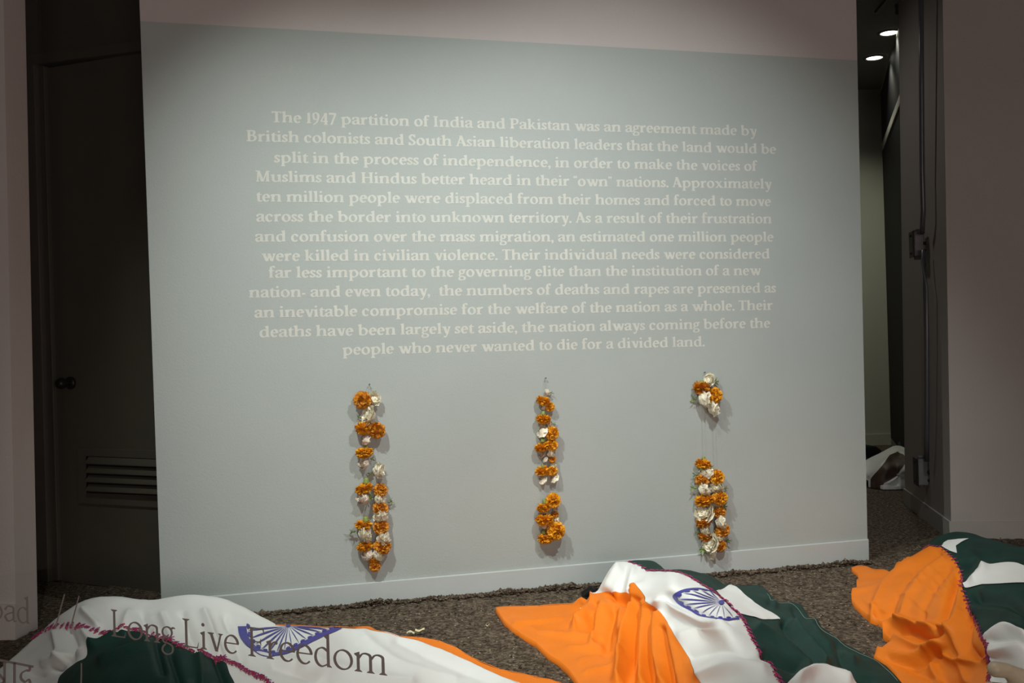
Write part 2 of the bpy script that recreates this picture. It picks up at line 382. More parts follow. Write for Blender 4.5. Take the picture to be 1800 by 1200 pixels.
# ceiling and outer shell
def box(name, lo, hi, m, kind='structure'):
    q = [(lo[0], lo[1]), (hi[0], lo[1]), (hi[0], hi[1]), (lo[0], hi[1])]
    o = prism(name, [(a, b, lo[2]) for a, b in q], [(a, b, hi[2]) for a, b in q], m)
    if kind: o['kind'] = kind
    return o
box('ceiling', (-4.6, 1.0, ZC), (6.4, 11.4, ZC+.1), MT['ceiling_paint'])
box('wall_far_left', (-4.6, 1.0, -.05), (-4.5, 11.4, ZC), MT['side_paint'])
box('wall_far_right', (6.3, 1.0, -.05), (6.4, 11.4, ZC), MT['side_paint'])

# corridor ceiling lights, track and sprinkler
for i, (px, py, lab) in enumerate([(1537, 101, 'round recessed ceiling light, the lower of two beyond the wall edge'), (1563, 57, 'round recessed ceiling light, the higher of two beyond the wall edge')]):
    p = on_z(px, py, ZC-0.001); root = tag(empty('ceiling_light', V3(p)), lab, 'ceiling light', 'recessed lights in the corridor ceiling')
    bm = bmesh.new(); N = 32; R0, R1 = 0.098, 0.072
    rings = []
    for r, z in ((R0, 0), (R0, -.006), (R1, -.010), (R1-.004, -.002)):
        rings.append([bm.verts.new((p[0]+r*math.cos(2*math.pi*j/N), p[1]+r*math.sin(2*math.pi*j/N), p[2]+z)) for j in range(N)])
    for a_, b_ in zip(rings, rings[1:]):
        for j in range(N): bm.faces.new((a_[j], a_[(j+1) % N], b_[(j+1) % N], b_[j]))
    put(link('trim_ring', from_bm('trim_ring', bm, True), MT['ceiling_paint']), root)
    bm = bmesh.new(); vsn = [bm.verts.new((p[0]+(R1-.003)*math.cos(2*math.pi*j/N), p[1]+(R1-.003)*math.sin(2*math.pi*j/N), p[2]-.003)) for j in range(N)]
    bm.faces.new(vsn[::-1]); put(link('lens', from_bm('lens', bm), MT['lamp']), root)
    spot((p[0], p[1], p[2]-0.02), (p[0], p[1], 0), 34, (1.0, 0.97, 0.80), 130, 0.6, 0.05)
spot((1.1, 6.3, ZC-.05), (1.3, 6.5, 0), 20, (1.0, 0.93, 0.85), 150, 0.6, 0.08)  # added spot, no fixture seen: brightens the column's side face
a = on_z(1575, -20, ZC-0.05); b = on_z(1541, 20, ZC-0.05)
bm = bmesh.new(); tube_bm(bm, [V3(a), V3(b)], 0.018, 6)
tr_root = tag(link('lighting_track', from_bm('lighting_track', bm), MT['dark_metal']), 'black lighting track on the corridor ceiling', 'track')
p = on_z(1577, 8, ZC-0.02); bm = bmesh.new(); tube_bm(bm, [V3(p), V3(p)+Vector((0, 0, -.05))], [0.02, 0.012], 10); ball_bm(bm, V3(p)+Vector((0, 0, -.06)), 0.018)
tag(link('sprinkler_head', from_bm('sprinkler_head', bm, True), MT['galv']), 'small metal sprinkler head under the corridor ceiling', 'sprinkler')

# conduit with two junction boxes on the column's side face
con = tag(empty('electrical_conduit', V3(on_col(1628, 820, .02))), 'grey electrical conduit running down the column side with two metal outlet boxes', 'conduit')
pts = [V3(on_col(x, y, o_)) for x, y, o_ in [(1618.5, -60, .035), (1620, 150, .035), (1621, 300, .035), (1623, 370, .035), (1621.5, 395, .035), (1621, 410, .03)]]
pts2 = [V3(on_col(x, y, o_)) for x, y, o_ in [(1622, 440, .03), (1623, 462, .032), (1627, 505, .035), (1629, 600, .035), (1629.5, 720, .035), (1629, 770, .035), (1629, 810, .03)]]
bm = bmesh.new(); tube_bm(bm, pts, 0.0135, 12); tube_bm(bm, pts2, 0.0135, 12)
put(link('pipe', from_bm('pipe', bm, True), MT['conduit_paint']), con)
for (x0, x1, y0, y1, c0) in [(1609, 1633, 407, 451, 1597), (1616, 1640, 806, 851, 1605)]:
    a = on_col(x0+3, (y0+y1)/2, 0.0); b = on_col(x1-1, (y0+y1)/2, 0.0); z0 = on_col(x0+4, y1, .03)[2]; z1 = on_col(x0+4, y0, .03)[2]
    c = (a+b)/2; hw = 0.052
    bx = slab('outlet_box', c-cu*hw, c+cu*hw, z0, z1, cn, 0.055, MT['galv'], bev=.006); put(bx, con)
    cv = slab('cover_plate', c-cu*hw*1.08+cn*.055, c+cu*hw*1.08+cn*.055, z0-.004, z1+.004, cn, 0.008, MT['dark_metal'], bev=.003); cv.parent = bx
    bm = bmesh.new()
    for zz in (z0+.02, z1-.02):
        ball_bm(bm, V3(lift(c+cn*.064, zz)), .006, 8, 6)
    ball_bm(bm, V3(lift(c-cu*(hw+.001), (z0+z1)/2)), (.010, .004, .010), 10, 6); ball_bm(bm, V3(lift(c-cu*(hw+.001), z0+.03)), (.008, .004, .008), 10, 6)
    sc = link('screw', from_bm('screw', bm, True), MT['dark_metal']); sc.parent = bx; sc['kind'] = 'stuff'
    for zz, dz in ((z1, .016), (z0, -.016)):
        bm = bmesh.new(); cc = lift(c+cn*.03, zz); tube_bm(bm, [V3(cc), V3(cc)+Vector((0, 0, dz))], 0.019, 12)
        cl_ = link('connector', from_bm('connector', bm, True), MT['galv']); cl_.parent = bx

# ------------------------------------------------------------------ lettering: a broad-pen serif alphabet (cap height = 1)
class Font:
    def __init__(s, xh, S, T, ang=22, asc=1.03, desc=-0.36, serif=0.085):
        s.x, s.S, s.T, s.ang, s.asc, s.de, s.sf = xh, S, T, math.radians(ang), asc, desc, serif
    def begin(s): s.polys = []; s.lv = []
    def tick(s):                     # every stroke lies a hair above the one before it
        l0 = (s.lv[-1]+1) if s.lv else 0
        s.lv += [l0]*(len(s.polys)-len(s.lv))
    def flush(s):                    # single polygons added since the last stroke: one level each
        while len(s.lv) < len(s.polys): s.lv.append((s.lv[-1]+1) if s.lv else 0)
    def pen(s, pts, closed=False, n=7, k=1.0, ang=None, taper=False):
        ang = s.ang if ang is None else math.radians(ang); s.flush()
        P = [np.array(p, float) for p in pts]; m = len(P); out = []
        rngi = range(m if closed else m-1)
        for i in rngi:
            g = (lambda j: P[j % m]) if closed else (lambda j: P[max(0, min(m-1, j))])
            p0, p1, p2, p3 = g(i-1), g(i), g(i+1), g(i+2)
            for q in range(n):
                u = q/n; out.append(0.5*((2*p1)+(-p0+p2)*u+(2*p0-5*p1+4*p2-p3)*u*u+(-p0+3*p1-3*p2+p3)*u**3))
        if not closed: out.append(P[-1])
        out = np.array(out); N = len(out); L, R = [], []
        for i in range(N):
            d = out[(i+1) % N]-out[(i-1) % N] if closed else out[min(i+1, N-1)]-out[max(i-1, 0)]
            phi = math.atan2(d[1], d[0]); w_ = s.T+(s.S*k-s.T)*abs(math.sin(phi-ang))**1.25
            if taper:
                u = i/(N-1); w_ *= min(1, .35+u*3)
            nn = np.array([-math.sin(phi), math.cos(phi)])*w_/2; L.append(out[i]+nn); R.append(out[i]-nn)
        for i in range(N if closed else N-1):
            j = (i+1) % N; s.polys.append([L[i], R[i], R[j], L[j]])
        s.tick()
    def oval(s, cx, cy, rx, ry, k=1.0):            # outer radii
        rx -= s.S*k*.47; ry -= s.T*.5
        s.pen([(cx+rx*math.cos(a), cy+ry*math.sin(a)) for a in np.linspace(0, 2*math.pi, 13)[:-1]], True, 4, k)
    def V(s, x, y0, y1, w=None):
        w = (w or s.S)/2; s.polys.append([(x-w, y0), (x+w, y0), (x+w, y1), (x-w, y1)])
    def foot(s, x, y=0.0, w=None, l=1, r=1, up=1):
        w = (w or s.S)/2; th = s.T*.75; e = s.sf
        s.polys.append([(x-w-e*l, y), (x+w+e*r, y), (x+w+e*r, y+up*th*.6), (x+w, y+up*(th+e*.55)), (x-w, y+up*(th+e*.55)), (x-w-e*l, y+up*th*.6)])
    def flag(s, x, y):
        w = s.S/2; e = s.sf
        s.polys.append([(x-w-e, y-e*1.15), (x-w, y-e*1.3-s.T), (x+w, y-e*1.2), (x+w, y+.012), (x+w*.6, y+.012), (x-w-e, y-e*.75)])
    def bar(s, x0, x1, y, th=None):
        th = (th or s.T)/2; s.polys.append([(x0, y-th), (x1, y-th), (x1, y+th), (x0, y+th)])
    def diag(s, x0, y0, x1, y1, w):
        s.polys.append([(x0-w/2, y0), (x0+w/2, y0), (x1+w/2, y1), (x1-w/2, y1)])
    def dot(s, x, y, r):
        s.polys.append([(x+r*math.cos(a), y+r*math.sin(a)) for a in np.linspace(0, 2*math.pi, 15)[:-1]])
    def arch(s, x1, x2, top):
        s.pen([(x1, top*.70), (x1+(x2-x1)*.28, top*.90), (x1+(x2-x1)*.62, top-s.T*.75), (x2-s.S*.12, top*.86), (x2, top*.62)], n=5)
    def glyph(s, c):
        s.begin(); x, S, T, a, D, e = s.x, s.S, s.T, s.asc, s.de, s.sf; h = S/2; m = e+h+.015
        if c == ' ': return [], 0.27+S*.25
        def dgl(x0, y0, x1, y1, thick): s.diag(x0, y0, x1, y1, S*1.12 if thick else T*1.25)
        if c in 'nhmu' or c in 'ilrk':
            pass
        if c == 'n' or c == 'h':
            w = .36+S*.5; s.V(m, 0, (x if c == 'n' else a)-.02); s.flag(m, x if c == 'n' else a); s.foot(m); s.V(m+w, 0, x*.66); s.foot(m+w); s.arch(m+h*.6, m+w, x+.012); adv = m+w+m
        elif c == 'm':
            w = .345+S*.45; s.V(m, 0, x-.02); s.flag(m, x); s.foot(m)
            for q in (1, 2): s.V(m+w*q, 0, x*.66); s.foot(m+w*q); s.arch(m+w*(q-1)+h*.6, m+w*q, x+.012)
            adv = m+w*2+m
        elif c == 'u':
            w = .36+S*.5; s.V(m, x*.3, x-.02); s.flag(m, x); s.V(m+w, 0.03, x-.02); s.flag(m+w, x)
            s.pen([(m, x*.4), (m+S*.1, x*.17), (m+w*.40, T*.5-.01), (m+w*.75, x*.10), (m+w, x*.28)], n=5)
            s.foot(m+w, w=S, l=0, r=.9); adv = m+w+m
        elif c in 'il':
            t_ = x if c == 'i' else a
            s.V(m, 0, t_-.02); s.flag(m, t_); s.foot(m); adv = 2*m
            if c == 'i': s.dot(m-.01, x+.22+S*.12, S*.36+.028)
        elif c == 'r':
            s.V(m, 0, x-.02); s.flag(m, x); s.foot(m, r=1.2)
            s.pen([(m+h*.5, x*.66), (m+h+.06, x*.88), (m+h+.15, x*.95)], n=4); s.dot(m+h+.17, x*.90, S*.40+.022); adv = m+h+.17+S*.40+.035
        elif c == 'o':
            w = .60+S*.35; s.oval(w/2+.025, x/2, w/2, x/2+.015); adv = w+.05
        elif c in 'ce':
            w = .52+S*.35; rx = w/2-S*.45; cx = w/2+.03; cy = x/2; ry = x/2+.012-T*.5
            a0 = 38 if c == 'c' else 0
            if c == 'e':
                pts = [(cx+rx, x*.56)]+[(cx+rx*math.cos(math.radians(q)), cy+ry*math.sin(math.radians(q))) for q in (38, 75, 110, 145, 180, 215, 250, 285, 318)]
                s.bar(cx-rx, cx+rx+S*.30, x*.55, T*1.05)
            else:
                pts = [(cx+rx*math.cos(math.radians(q)), cy+ry*math.sin(math.radians(q))) for q in (45, 75, 110, 145, 180, 215, 250, 285, 318)]
                s.dot(cx+rx*.80, cy+ry*.60, S*.36+.02)
            s.pen(pts, n=4); adv = w+.03
        elif c == 'a':
            w = .37+S*.4; sx = .04+w; s.V(sx, x*.12, x*.72)
            s.pen([(.10, x*.76), (.17, x*.93), (.04+w*.55, x-T*.4), (sx-S*.08, x*.90), (sx, x*.68)], n=5); s.dot(.05+S*.35, x*.76, S*.34+.018)
            s.pen([(sx, x*.60), (.04+w*.55, x*.52), (.05+S*.40, x*.36), (.05+S*.40, x*.20), (.04+w*.38, T*.4), (.04+w*.75, x*.09), (sx, x*.22)], n=5)
            s.pen([(sx, x*.16), (sx+S*.35, .015), (sx+h+.08, .07)], n=4, k=.6); adv = sx+h+.07
        elif c in 'bp':
            w = .36+S*.5; s.V(m, (0.02 if c == 'b' else D+.02), (a if c == 'b' else x)-.02); s.flag(m, a if c == 'b' else x)
            if c == 'p': s.foot(m, D)
            s.pen([(m+h*.4, x*.74), (m+w*.45, x-T*.4), (m+w*.85, x*.84), (m+w+.03, x*.50), (m+w*.85, x*.15), (m+w*.45, T*.4-.01), (m+h*.4, x*.12)], n=5); adv = m+w+h+.06
        elif c in 'dq':
            w = .36+S*.5; sx = .05+h+w; s.V(sx, .03, a-.02); s.flag(sx, a); s.foot(sx, l=0, r=.9)
            s.pen([(sx-h*.4, x*.84), (sx-w*.45, x-T*.3), (sx-w*.88, x*.82), (sx-w-.01, x*.46), (sx-w*.86, x*.14), (sx-w*.50, T*.4-.01), (sx-h*.4, x*.16)], n=5); adv = sx+m
        elif c == 's':
            w = .36+S*.25; k_ = .92
            s.pen([(w-.03, x*.80), (w*.55, x-T*.4), (.05+S*.3, x*.76), (w*.42, x*.56), (w*.70, x*.42), (w-.03-S*.12, x*.22), (w*.48, T*.4), (.055, x*.22)], n=5, k=k_, ang=8)
            s.diag(w-.03, x*.70, w-.03, x-.01, T*1.1); s.diag(.05, .01, .05, x*.3, T*1.1); adv = w+.05
        elif c == 't':
            s.V(m, x*.18, x); s.polys.append([(m-h-.08, x-T), (m+h, x-T), (m+h, x+.17), (m+h-T*.4, x+.17), (m-h, x+.02)])
            s.bar(m-h-.04, m+h+.15, x-T/2); s.pen([(m, x*.26), (m+S*.18, .06), (m+h+.06, .03), (m+h+.15, .10)], n=5, k=.9); adv = m+h+.14
        elif c == 'f':
            s.V(m, 0, a*.80); s.foot(m); s.bar(m-h-.08, m+h+.14, x-T/2)
            s.pen([(m, a*.76), (m+.03, a*.94), (m+.15, a-.005), (m+.24, a*.95)], n=5); s.dot(m+.235, a*.935, S*.3+.022); adv = m+h+.17
        elif c == 'g':
            w = .46+S*.3; s.oval(w/2+.02, x*.68, w/2-.02, x*.32+.012, k=.85)
            s.pen([(.17, x*.40), (.09, x*.24), (.15, x*.10), (w*.6, .035), (w*.95, -.06), (w*.90, D*.72), (w*.5, D+T*.4), (.08, D*.72), (.08, D*.32), (.2, .0)], n=5, k=.8, ang=12)
            s.pen([(w*.80, x*.86), (w+.02, x*.97), (w+.09, x*.93)], n=4, k=.75, ang=-40); adv = w+.07
        elif c == 'k':
            s.V(m, 0, a-.02); s.flag(m, a); s.foot(m); xr = m+h
            s.diag(xr-.01, x*.38, xr+.26, x-.02, T*1.4); s.foot(xr+.25, x, w=T, up=-1)
            s.diag(xr+.34, 0, xr+.09, x*.56, S*1.1); s.foot(xr+.34, 0, l=.3, r=.6); adv = xr+.34+h+.05
        elif c in 'vwy':
            st = .33+S*.35; x0 = .09+h
            def vee(x0):
                s.diag(x0+st*.56, -.012, x0, x, S*1.12); s.diag(x0+st*.56+h*.2, -.012 if c != 'y' else -.02, x0+st+.01, x, T*1.5)
            vee(x0); s.foot(x0, x, up=-1, w=S); s.foot(x0+st, x, up=-1, w=T, l=.9, r=.9); adv = x0+st+.09
            if c == 'w': vee(x0+st*.92); s.foot(x0+st*1.92, x, up=-1, w=T, r=.9); adv = x0+st*1.92+.09
            if c == 'y': s.pen([(x0+st*.66, x*.14), (x0+st*.40, D*.55), (x0+st*.2, D*.93), (x0-.02, D*.85)], n=4, k=.55); s.dot(x0, D*.80, S*.3+.02)
        elif c == 'x':
            w = .36+S*.3; x0 = .09+h; s.diag(x0+w, 0, x0, x, S*1.15); s.diag(x0, 0, x0+w-.02, x, T*1.4)
            s.foot(x0+w, 0); s.foot(x0, 0, w=T); s.foot(x0, x, up=-1); s.foot(x0+w-.02, x, w=T, up=-1); adv = x0+w+.09+h
        elif c == 'I':
            m2 = m+.02; s.V(m2, 0, 1); s.foot(m2, 0, l=1.3, r=1.3); s.foot(m2, 1, up=-1, l=1.3, r=1.3); adv = 2*m2+.03
        elif c == 'T':
            w = .72; cx = w/2+.02; s.V(cx, 0, 1); s.foot(cx, 0, l=1.5, r=1.5); s.bar(.03, w+.01, 1-T*.6, T*1.2)
            s.polys.append([(.02, 1.0), (.05, .80), (.07, .80), (.13, 1-T)]); s.polys.append([(w+.02, 1.0), (w-.01, .80), (w-.03, .80), (w-.09, 1-T)]); adv = w+.02
        elif c in 'PB':
            m2 = m+.02; s.V(m2, 0, 1); s.foot(m2, 0, l=1.2, r=1.2 if c == 'P' else .2); s.foot(m2, 1, up=-1, l=1.2, r=.2)
            if c == 'P': s.pen([(m2, 1-T*.5), (m2+.22, 1-T*.5), (m2+.40, .88), (m2+.44, .72), (m2+.38, .55), (m2+.2, .46), (m2, .47)], n=5); adv = m2+.44+h+.02
            else:
                s.pen([(m2, 1-T*.5), (m2+.2, 1-T*.5), (m2+.36, .90), (m2+.38, .76), (m2+.30, .60), (m2, .54)], n=5)
                s.pen([(m2, .54), (m2+.26, .53), (m2+.44, .42), (m2+.46, .26), (m2+.36, .09), (m2+.18, T*.5), (m2, T*.5)], n=5); adv = m2+.46+h+.05
        elif c == 'S':
            w = .50
            s.pen([(w-.02, .82), (w*.58, 1-T*.3), (.06+S*.35, .80), (.12+S*.2, .62), (w*.55, .48), (w-S*.20, .30), (w*.80, .09), (w*.42, T*.3), (.07, .20)], n=6, ang=8)
            s.diag(w, .72, w, 1.01, T*1.1); s.diag(.05, -.01, .05, .28, T*1.1); adv = w+.09
        elif c == 'A':
            w = .72+S*.3; s.diag(w-.08, 0, w/2-.02, 1.03, S*1.2); s.diag(.10, 0, w/2-.01, .98, T*1.4); s.bar(w*.22, w*.72, .33, T*1.05)
            s.foot(w-.08, 0, l=.9, r=.8); s.foot(.10, 0, w=T); adv = w+.06
        elif c in 'MH':
            m2 = m+.02; w = .58 if c == 'H' else .72
            if c == 'H':
                s.V(m2, 0, 1); s.V(m2+w, 0, 1); s.bar(m2, m2+w, .52, T*1.1)
                for q in (m2, m2+w): s.foot(q, 0); s.foot(q, 1, up=-1)
            else:
                s.diag(m2-.01, 0, m2+.05, 1, T*1.4); s.V(m2+w, 0, 1); s.diag(m2+w*.50, 0.0, m2+.05, 1, S*1.15); s.diag(m2+w*.50, 0, m2+w-.02, 1, T*1.4)
                s.foot(m2-.01, 0, w=T); s.foot(m2+w, 0); s.foot(m2+.02, 1, up=-1, r=0); s.foot(m2+w, 1, up=-1, l=0)
            adv = m2*2+w
        elif c in 'LF':
            m2 = m+.02; s.V(m2, 0, 1); s.foot(m2, 0, l=1.2, r=1.2); s.foot(m2, 1, up=-1, l=1.2, r=1.2)
            if c == 'L': s.bar(m2, m2+.42, T*.5); s.polys.append([(m2+.40, T*.6), (m2+.30, 0), (m2+.44, 0), (m2+.48, .22), (m2+.465, .22)]); adv = m2+.52
            else:
                s.bar(m2, m2+.42, 1-T*.5); s.polys.append([(m2+.38, 1-T*.6), (m2+.28, 1), (m2+.44, 1), (m2+.46, .80), (m2+.445, .80)])
                s.bar(m2, m2+.32, .52); s.polys.append([(m2+.28, .53), (m2+.325, .64), (m2+.34, .64), (m2+.34, .40), (m2+.325, .40), (m2+.28, .51)]); adv = m2+.50
        elif c == '1':
            s.V(.22, 0, .97); s.foot(.22, 0); s.polys.append([(.04, .86), (.22-h, .88), (.22+h, .97), (.22+h*.5, 1.0)]); adv = .44
        elif c == '9':
            s.pen([(.50, .60), (.46, .85), (.29, 1-T*.3-.15+.15), (.10+S*.2, .86), (.06+S*.4, .62), (.14+S*.2, .42), (.30, .35), (.46, .46), (.50, .64)], n=4, k=.9)
            s.pen([(.50, .62), (.46, .35), (.32, .06), (.10, -.12)], n=5, k=.8); adv = .62
        elif c == '4':
            s.V(.42, -.12, .98, S*.95); s.foot(.42, -.12); s.bar(.03, .58, .20, T*1.5); s.diag(.05, .20, .42, .98, T*1.4); adv = .62
        elif c == '7':
            s.bar(.05, .56, .93, T*2.1); s.polys.append([(.04, 1), (.07, .78), (.09, .78), (.14, .9)]); s.diag(.20, -.10, .53, .92, S*.85); adv = .60
        elif c == '.': s.dot(.12, .07, S*.42+.025); adv = .25
        elif c == ',':
            s.dot(.12, .07, S*.42+.022); s.pen([(.12+S*.25, .07), (.14, -.08), (.06, -.17)], n=3, k=.6); adv = .25
        elif c == '-': s.bar(.04, .28, x*.42, T*1.8); adv = .33
        elif c in '\u201c\u201d':
            q = 1 if c == '\u201d' else -1
            for ox in (.09, .25): s.dot(ox, .90 if q > 0 else .84, S*.32+.015); s.pen([(ox+q*S*.2, .90 if q > 0 else .84), (ox+q*.015, (.90 if q > 0 else .84)-q*.08), (ox-q*.04, (.90 if q > 0 else .84)-q*.14)], n=3, k=.5)
            adv = .35
        elif c == '/': s.diag(.03, -.28, .40, 1.05, T*1.5); adv = .36
        else: raise ValueError(c)
        return s.polys, adv
def set_line(font, text, A, B, up, nrm, off, track=0.0):
    """polygons of a line whose ink runs from A to B; returns a list of per-letter (verts, faces)"""
    xs = 0; G = []
    for c in text:
        p, adv = font.glyph(c); font.flush(); G.append((xs, p, list(font.lv))); xs += adv+track
    tot = xs-track; A = np.array(A); B = np.array(B); ux = (B-A)/tot; out = []
    for gx, ps, lv in G:
        vs, fs = [], []
        for p, l_ in zip(ps, lv):
            b0 = len(vs)
            for q in p: vs.append(A+ux*(gx+q[0])+up*q[1]+nrm*(off+l_*4e-5))
            fs.append(tuple(range(b0, b0+len(p))))
        if vs: out.append((vs, fs))
    return out
def extrude_letter(vs, fs, n): return vs, fs
WALL = Font(0.685, 0.198, 0.086, 20, asc=1.03, desc=-.34, serif=.080)
LINES = [
 ('The 1947 partition of India and Pakistan was an agreement made by', 477.3, 214.7, 1330.5, 238.3),
 ('British colonists and South Asian liberation leaders that the land would be', 432.8, 248, 1364.4, 270.3),
 ('split in the process of independence, in order to make the voices of', 481.9, 285.3, 1330.5, 300.3),
 ('Muslims and Hindus better heard in their \u201cown\u201d nations. Approximately', 448, 319, 1356.4, 331.4),
 ('ten million people were displaced from their homes and forced to move', 450, 354.1, 1355.5, 362),
 ('across the border into unknown territory. As a result of their frustration', 450, 389.3, 1357, 392.5),
 ('and confusion over the mass migration, an estimated one million people', 448, 424.5, 1360, 424.4),
 ('were killed in civilian violence. Their individual needs were considered', 459.5, 458.7, 1353.6, 454.2),
 ('far less important to the governing elite than the institution of a new', 472, 488, 1337.5, 483.3),
 ('nation- and even today,  the numbers of deaths and rapes are presented as', 437.3, 522.7, 1364.4, 513.9),
 ('an inevitable compromise for the welfare of the nation as a whole. Their', 446.7, 558.1, 1358.9, 544.4),
 ('deaths have been largely set aside, the nation always coming before the', 455.2, 592.5, 1354.2, 575.6),
 ('people who never wanted to die for a divided land.', 601.9, 623.5, 1239.4, 608.3)]
for txt, x0, y0, x1, y1 in LINES:
    vs, fs = [], []
    for v, f in set_line(WALL, txt, on_wall(x0, y0), on_wall(x1, y1), np.array([0, 0, .0452]), wn, .0006):
        b0 = len(vs); vs += v; fs += [tuple(b0+i for i in q) for q in f]
    link('text_line', mesh('text_line', vs, fs), MT['lettering'], wall_c)

# ------------------------------------------------------------------ shop window: glass and the lettering on it
G0 = np.array([-.39, 1.5, 0]); gd = np.array([1.96, -1.0, 0]); gd /= np.linalg.norm(gd)
gn = np.array([gd[1], -gd[0], 0]); gn = gn if gn[1] < 0 else -gn
win1 = tag(empty('window_1', (-.39, 1.5, 0)), kind='structure')
put(slab('glass_pane', G0-gd*2.3, G0+gd*2.6, -0.25, ZC, -gn, 0.010, MT['glass']), win1)
def on_glass(px, py, off=.0015): return on_plane(px, py, G0+gn*off, gn)
def letter(name, vs, fs):
    me = mesh(name, vs, fs); o = link(name, me, MT['vinyl']); put(o, win1); return o
GF = Font(0.63, 0.098, 0.046, 24, asc=1.06, desc=-.38, serif=.075)
GH = np.array([0, 0, .0443])
for txt, x0, y0, x1, y1 in (('Long Live Freedom', 195, 1117.5, 682, 1187.5), ('bad', -18, 1087.5, 54, 1096.5)):
    for v, f in set_line(GF, txt, on_glass(x0, y0), on_glass(x1, y1), GH, gn, 0): letter('letter', v, f)
def poly_line(name, pix, wpx):
    F2 = Font(.63, wpx, wpx*.55, 30); F2.begin(); F2.pen([(x, -y) for x, y in pix], n=5)
    vs, fs = [], []
    for p in F2.polys:
        b0 = len(vs); vs += [on_glass(q[0], -q[1]) for q in p]; fs.append(tuple(range(b0, b0+len(p))))
    return vs, fs
for pix in ([(113.5, 1044), (105, 1075), (97, 1105)], [(139, 1047), (132, 1073), (125, 1100)], [(143, 1165), (143, 1185), (142, 1215)]):
    v, f = poly_line('slash', pix, 2.8); letter('slash', v, f)
dev = [[[(-40, 1152), (8, 1161.5), (59, 1171.5)]], [[(8, 1162), (8, 1190), (8, 1222)], [(8, 1196), (-4, 1183), (-16, 1182), (-24, 1192), (-16, 1206), (-4, 1205), (8, 1196)], [(-18, 1188), (0, 1202)]],
       [[(25.5, 1164), (25.5, 1190), (25.5, 1224)]], [[(52, 1170), (52, 1178), (46, 1178), (38, 1183), (37, 1192), (44, 1198), (50, 1194), (53, 1200), (50, 1212), (60, 1222)]]]
for group in dev:
    vs, fs = [], []
    for pix in group:
        v, f = poly_line('character', pix, 5.2); b0 = len(vs); vs += v; fs += [tuple(b0+i for i in q) for q in f]
    letter('character', vs, fs)

# ------------------------------------------------------------------ draped flags
class Drape:
    def __init__(s, ctrl, folds=(), noise=0.004, seed=1, nscale=9):
        C = np.array(ctrl, float); s.c = C[:, :2]/100; n = len(C)
        K = s.phi(np.linalg.norm(s.c[:, None]-s.c[None], axis=2))+1e-3*np.eye(n); P = np.c_[np.ones(n), s.c]
        A = np.block([[K, P], [P.T, np.zeros((3, 3))]])
        s.w = np.linalg.solve(A, np.r_[C[:, 2], 0, 0, 0]); s.folds = [(smooth_line(f[0], 5),)+tuple(f[1:]) for f in folds]; s.na = noise; s.seed = seed; s.ns = nscale
    @staticmethod
    def phi(r): return r*r*np.log(r+1e-9)
    def h(s, px, py):
        q = np.stack([px, py], -1)/100; r = np.linalg.norm(q[..., None, :]-s.c, axis=-1)
        v = s.phi(r)@s.w[:-3]+s.w[-3]+q@s.w[-2:]
        return np.maximum(v, 0.008)+.0*v
    def base(s, px, py): return on_z(px, py, s.h(px, py))
    def disp(s, px, py, P):
        v = 0*px
        for f in s.folds:
            pts, amp, wd = f[0], f[1], f[2]; best = np.full(px.shape, 1e9); side = 0*px
            for (x0, y0), (x1, y1) in zip(pts, pts[1:]):
                dx, dy = x1-x0, y1-y0; L = dx*dx+dy*dy; t_ = np.clip(((px-x0)*dx+(py-y0)*dy)/L, 0, 1)
                d_ = np.hypot(px-x0-t_*dx, py-y0-t_*dy); sg = np.sign((px-x0)*dy-(py-y0)*dx); k_ = d_ < best
                best = np.where(k_, d_, best); side = np.where(k_, sg, side)
            wl = wd*np.where(side > 0, 1.0, f[3] if len(f) > 3 else 1.0)
            # ends fade
            (ax, ay), (bx, by) = pts[0], pts[-1]
            v = v+1.7*amp*(.6*np.exp(-(best/wl)**2)+.4*np.exp(-np.abs(best/wl)*1.6))
        x, y, z = P[..., 0], P[..., 1], P[..., 2]
        n1 = nz(x+z*.7, y-z*.6, s.ns, s.seed); n2 = nz(x-z, y*.6+z*.5, s.ns*2.6, s.seed+9); n3 = nz(x+.4*z, y+z, s.ns*6, s.seed+19)
        return v+1.5*s.na*(1.2*n1+.8*(1-2*np.abs(n2))*.6+.25*n3)
    def at(s, px, py, off=0.0):
        px = np.asarray(px, float); py = np.asarray(py, float); P = s.base(px, py); e = 1.5
        gx = s.base(px+e, py)-s.base(px-e, py); gy = s.base(px, py+e)-s.base(px, py-e)
        N = np.cross(gx, gy); N /= np.linalg.norm(N, axis=-1, keepdims=True)+1e-12
        N = np.where(np.sum(N*(EYE-P), -1, keepdims=True) < 0, -N, N)
        Q = P+N*(s.disp(px, py, P)+off)[..., None]
        Q[..., 2] = 0.5*(Q[..., 2]+.009+off+np.sqrt((Q[..., 2]-.009-off)**2+.004**2)); return Q, N
    def normal(s, px, py):
        a = s.at(px+2, py)[0]-s.at(px-2, py)[0]; b = s.at(px, py+2)[0]-s.at(px, py-2)[0]
        n = np.cross(a, b); n /= np.linalg.norm(n)+1e-12; return n if n@(EYE-s.at(px, py)[0]) > 0 else -n
def resample(poly, step, closed=True):
    out = []; P = [np.array(p, float) for p in poly]; n = len(P)
    for i in range(n if closed else n-1):
        a, b = P[i], P[(i+1) % n]; k = max(1, int(round(np.linalg.norm(b-a)/step)))
        for j in range(k): out.append(a+(b-a)*j/k)
    if not closed: out.append(P[-1])
    return out
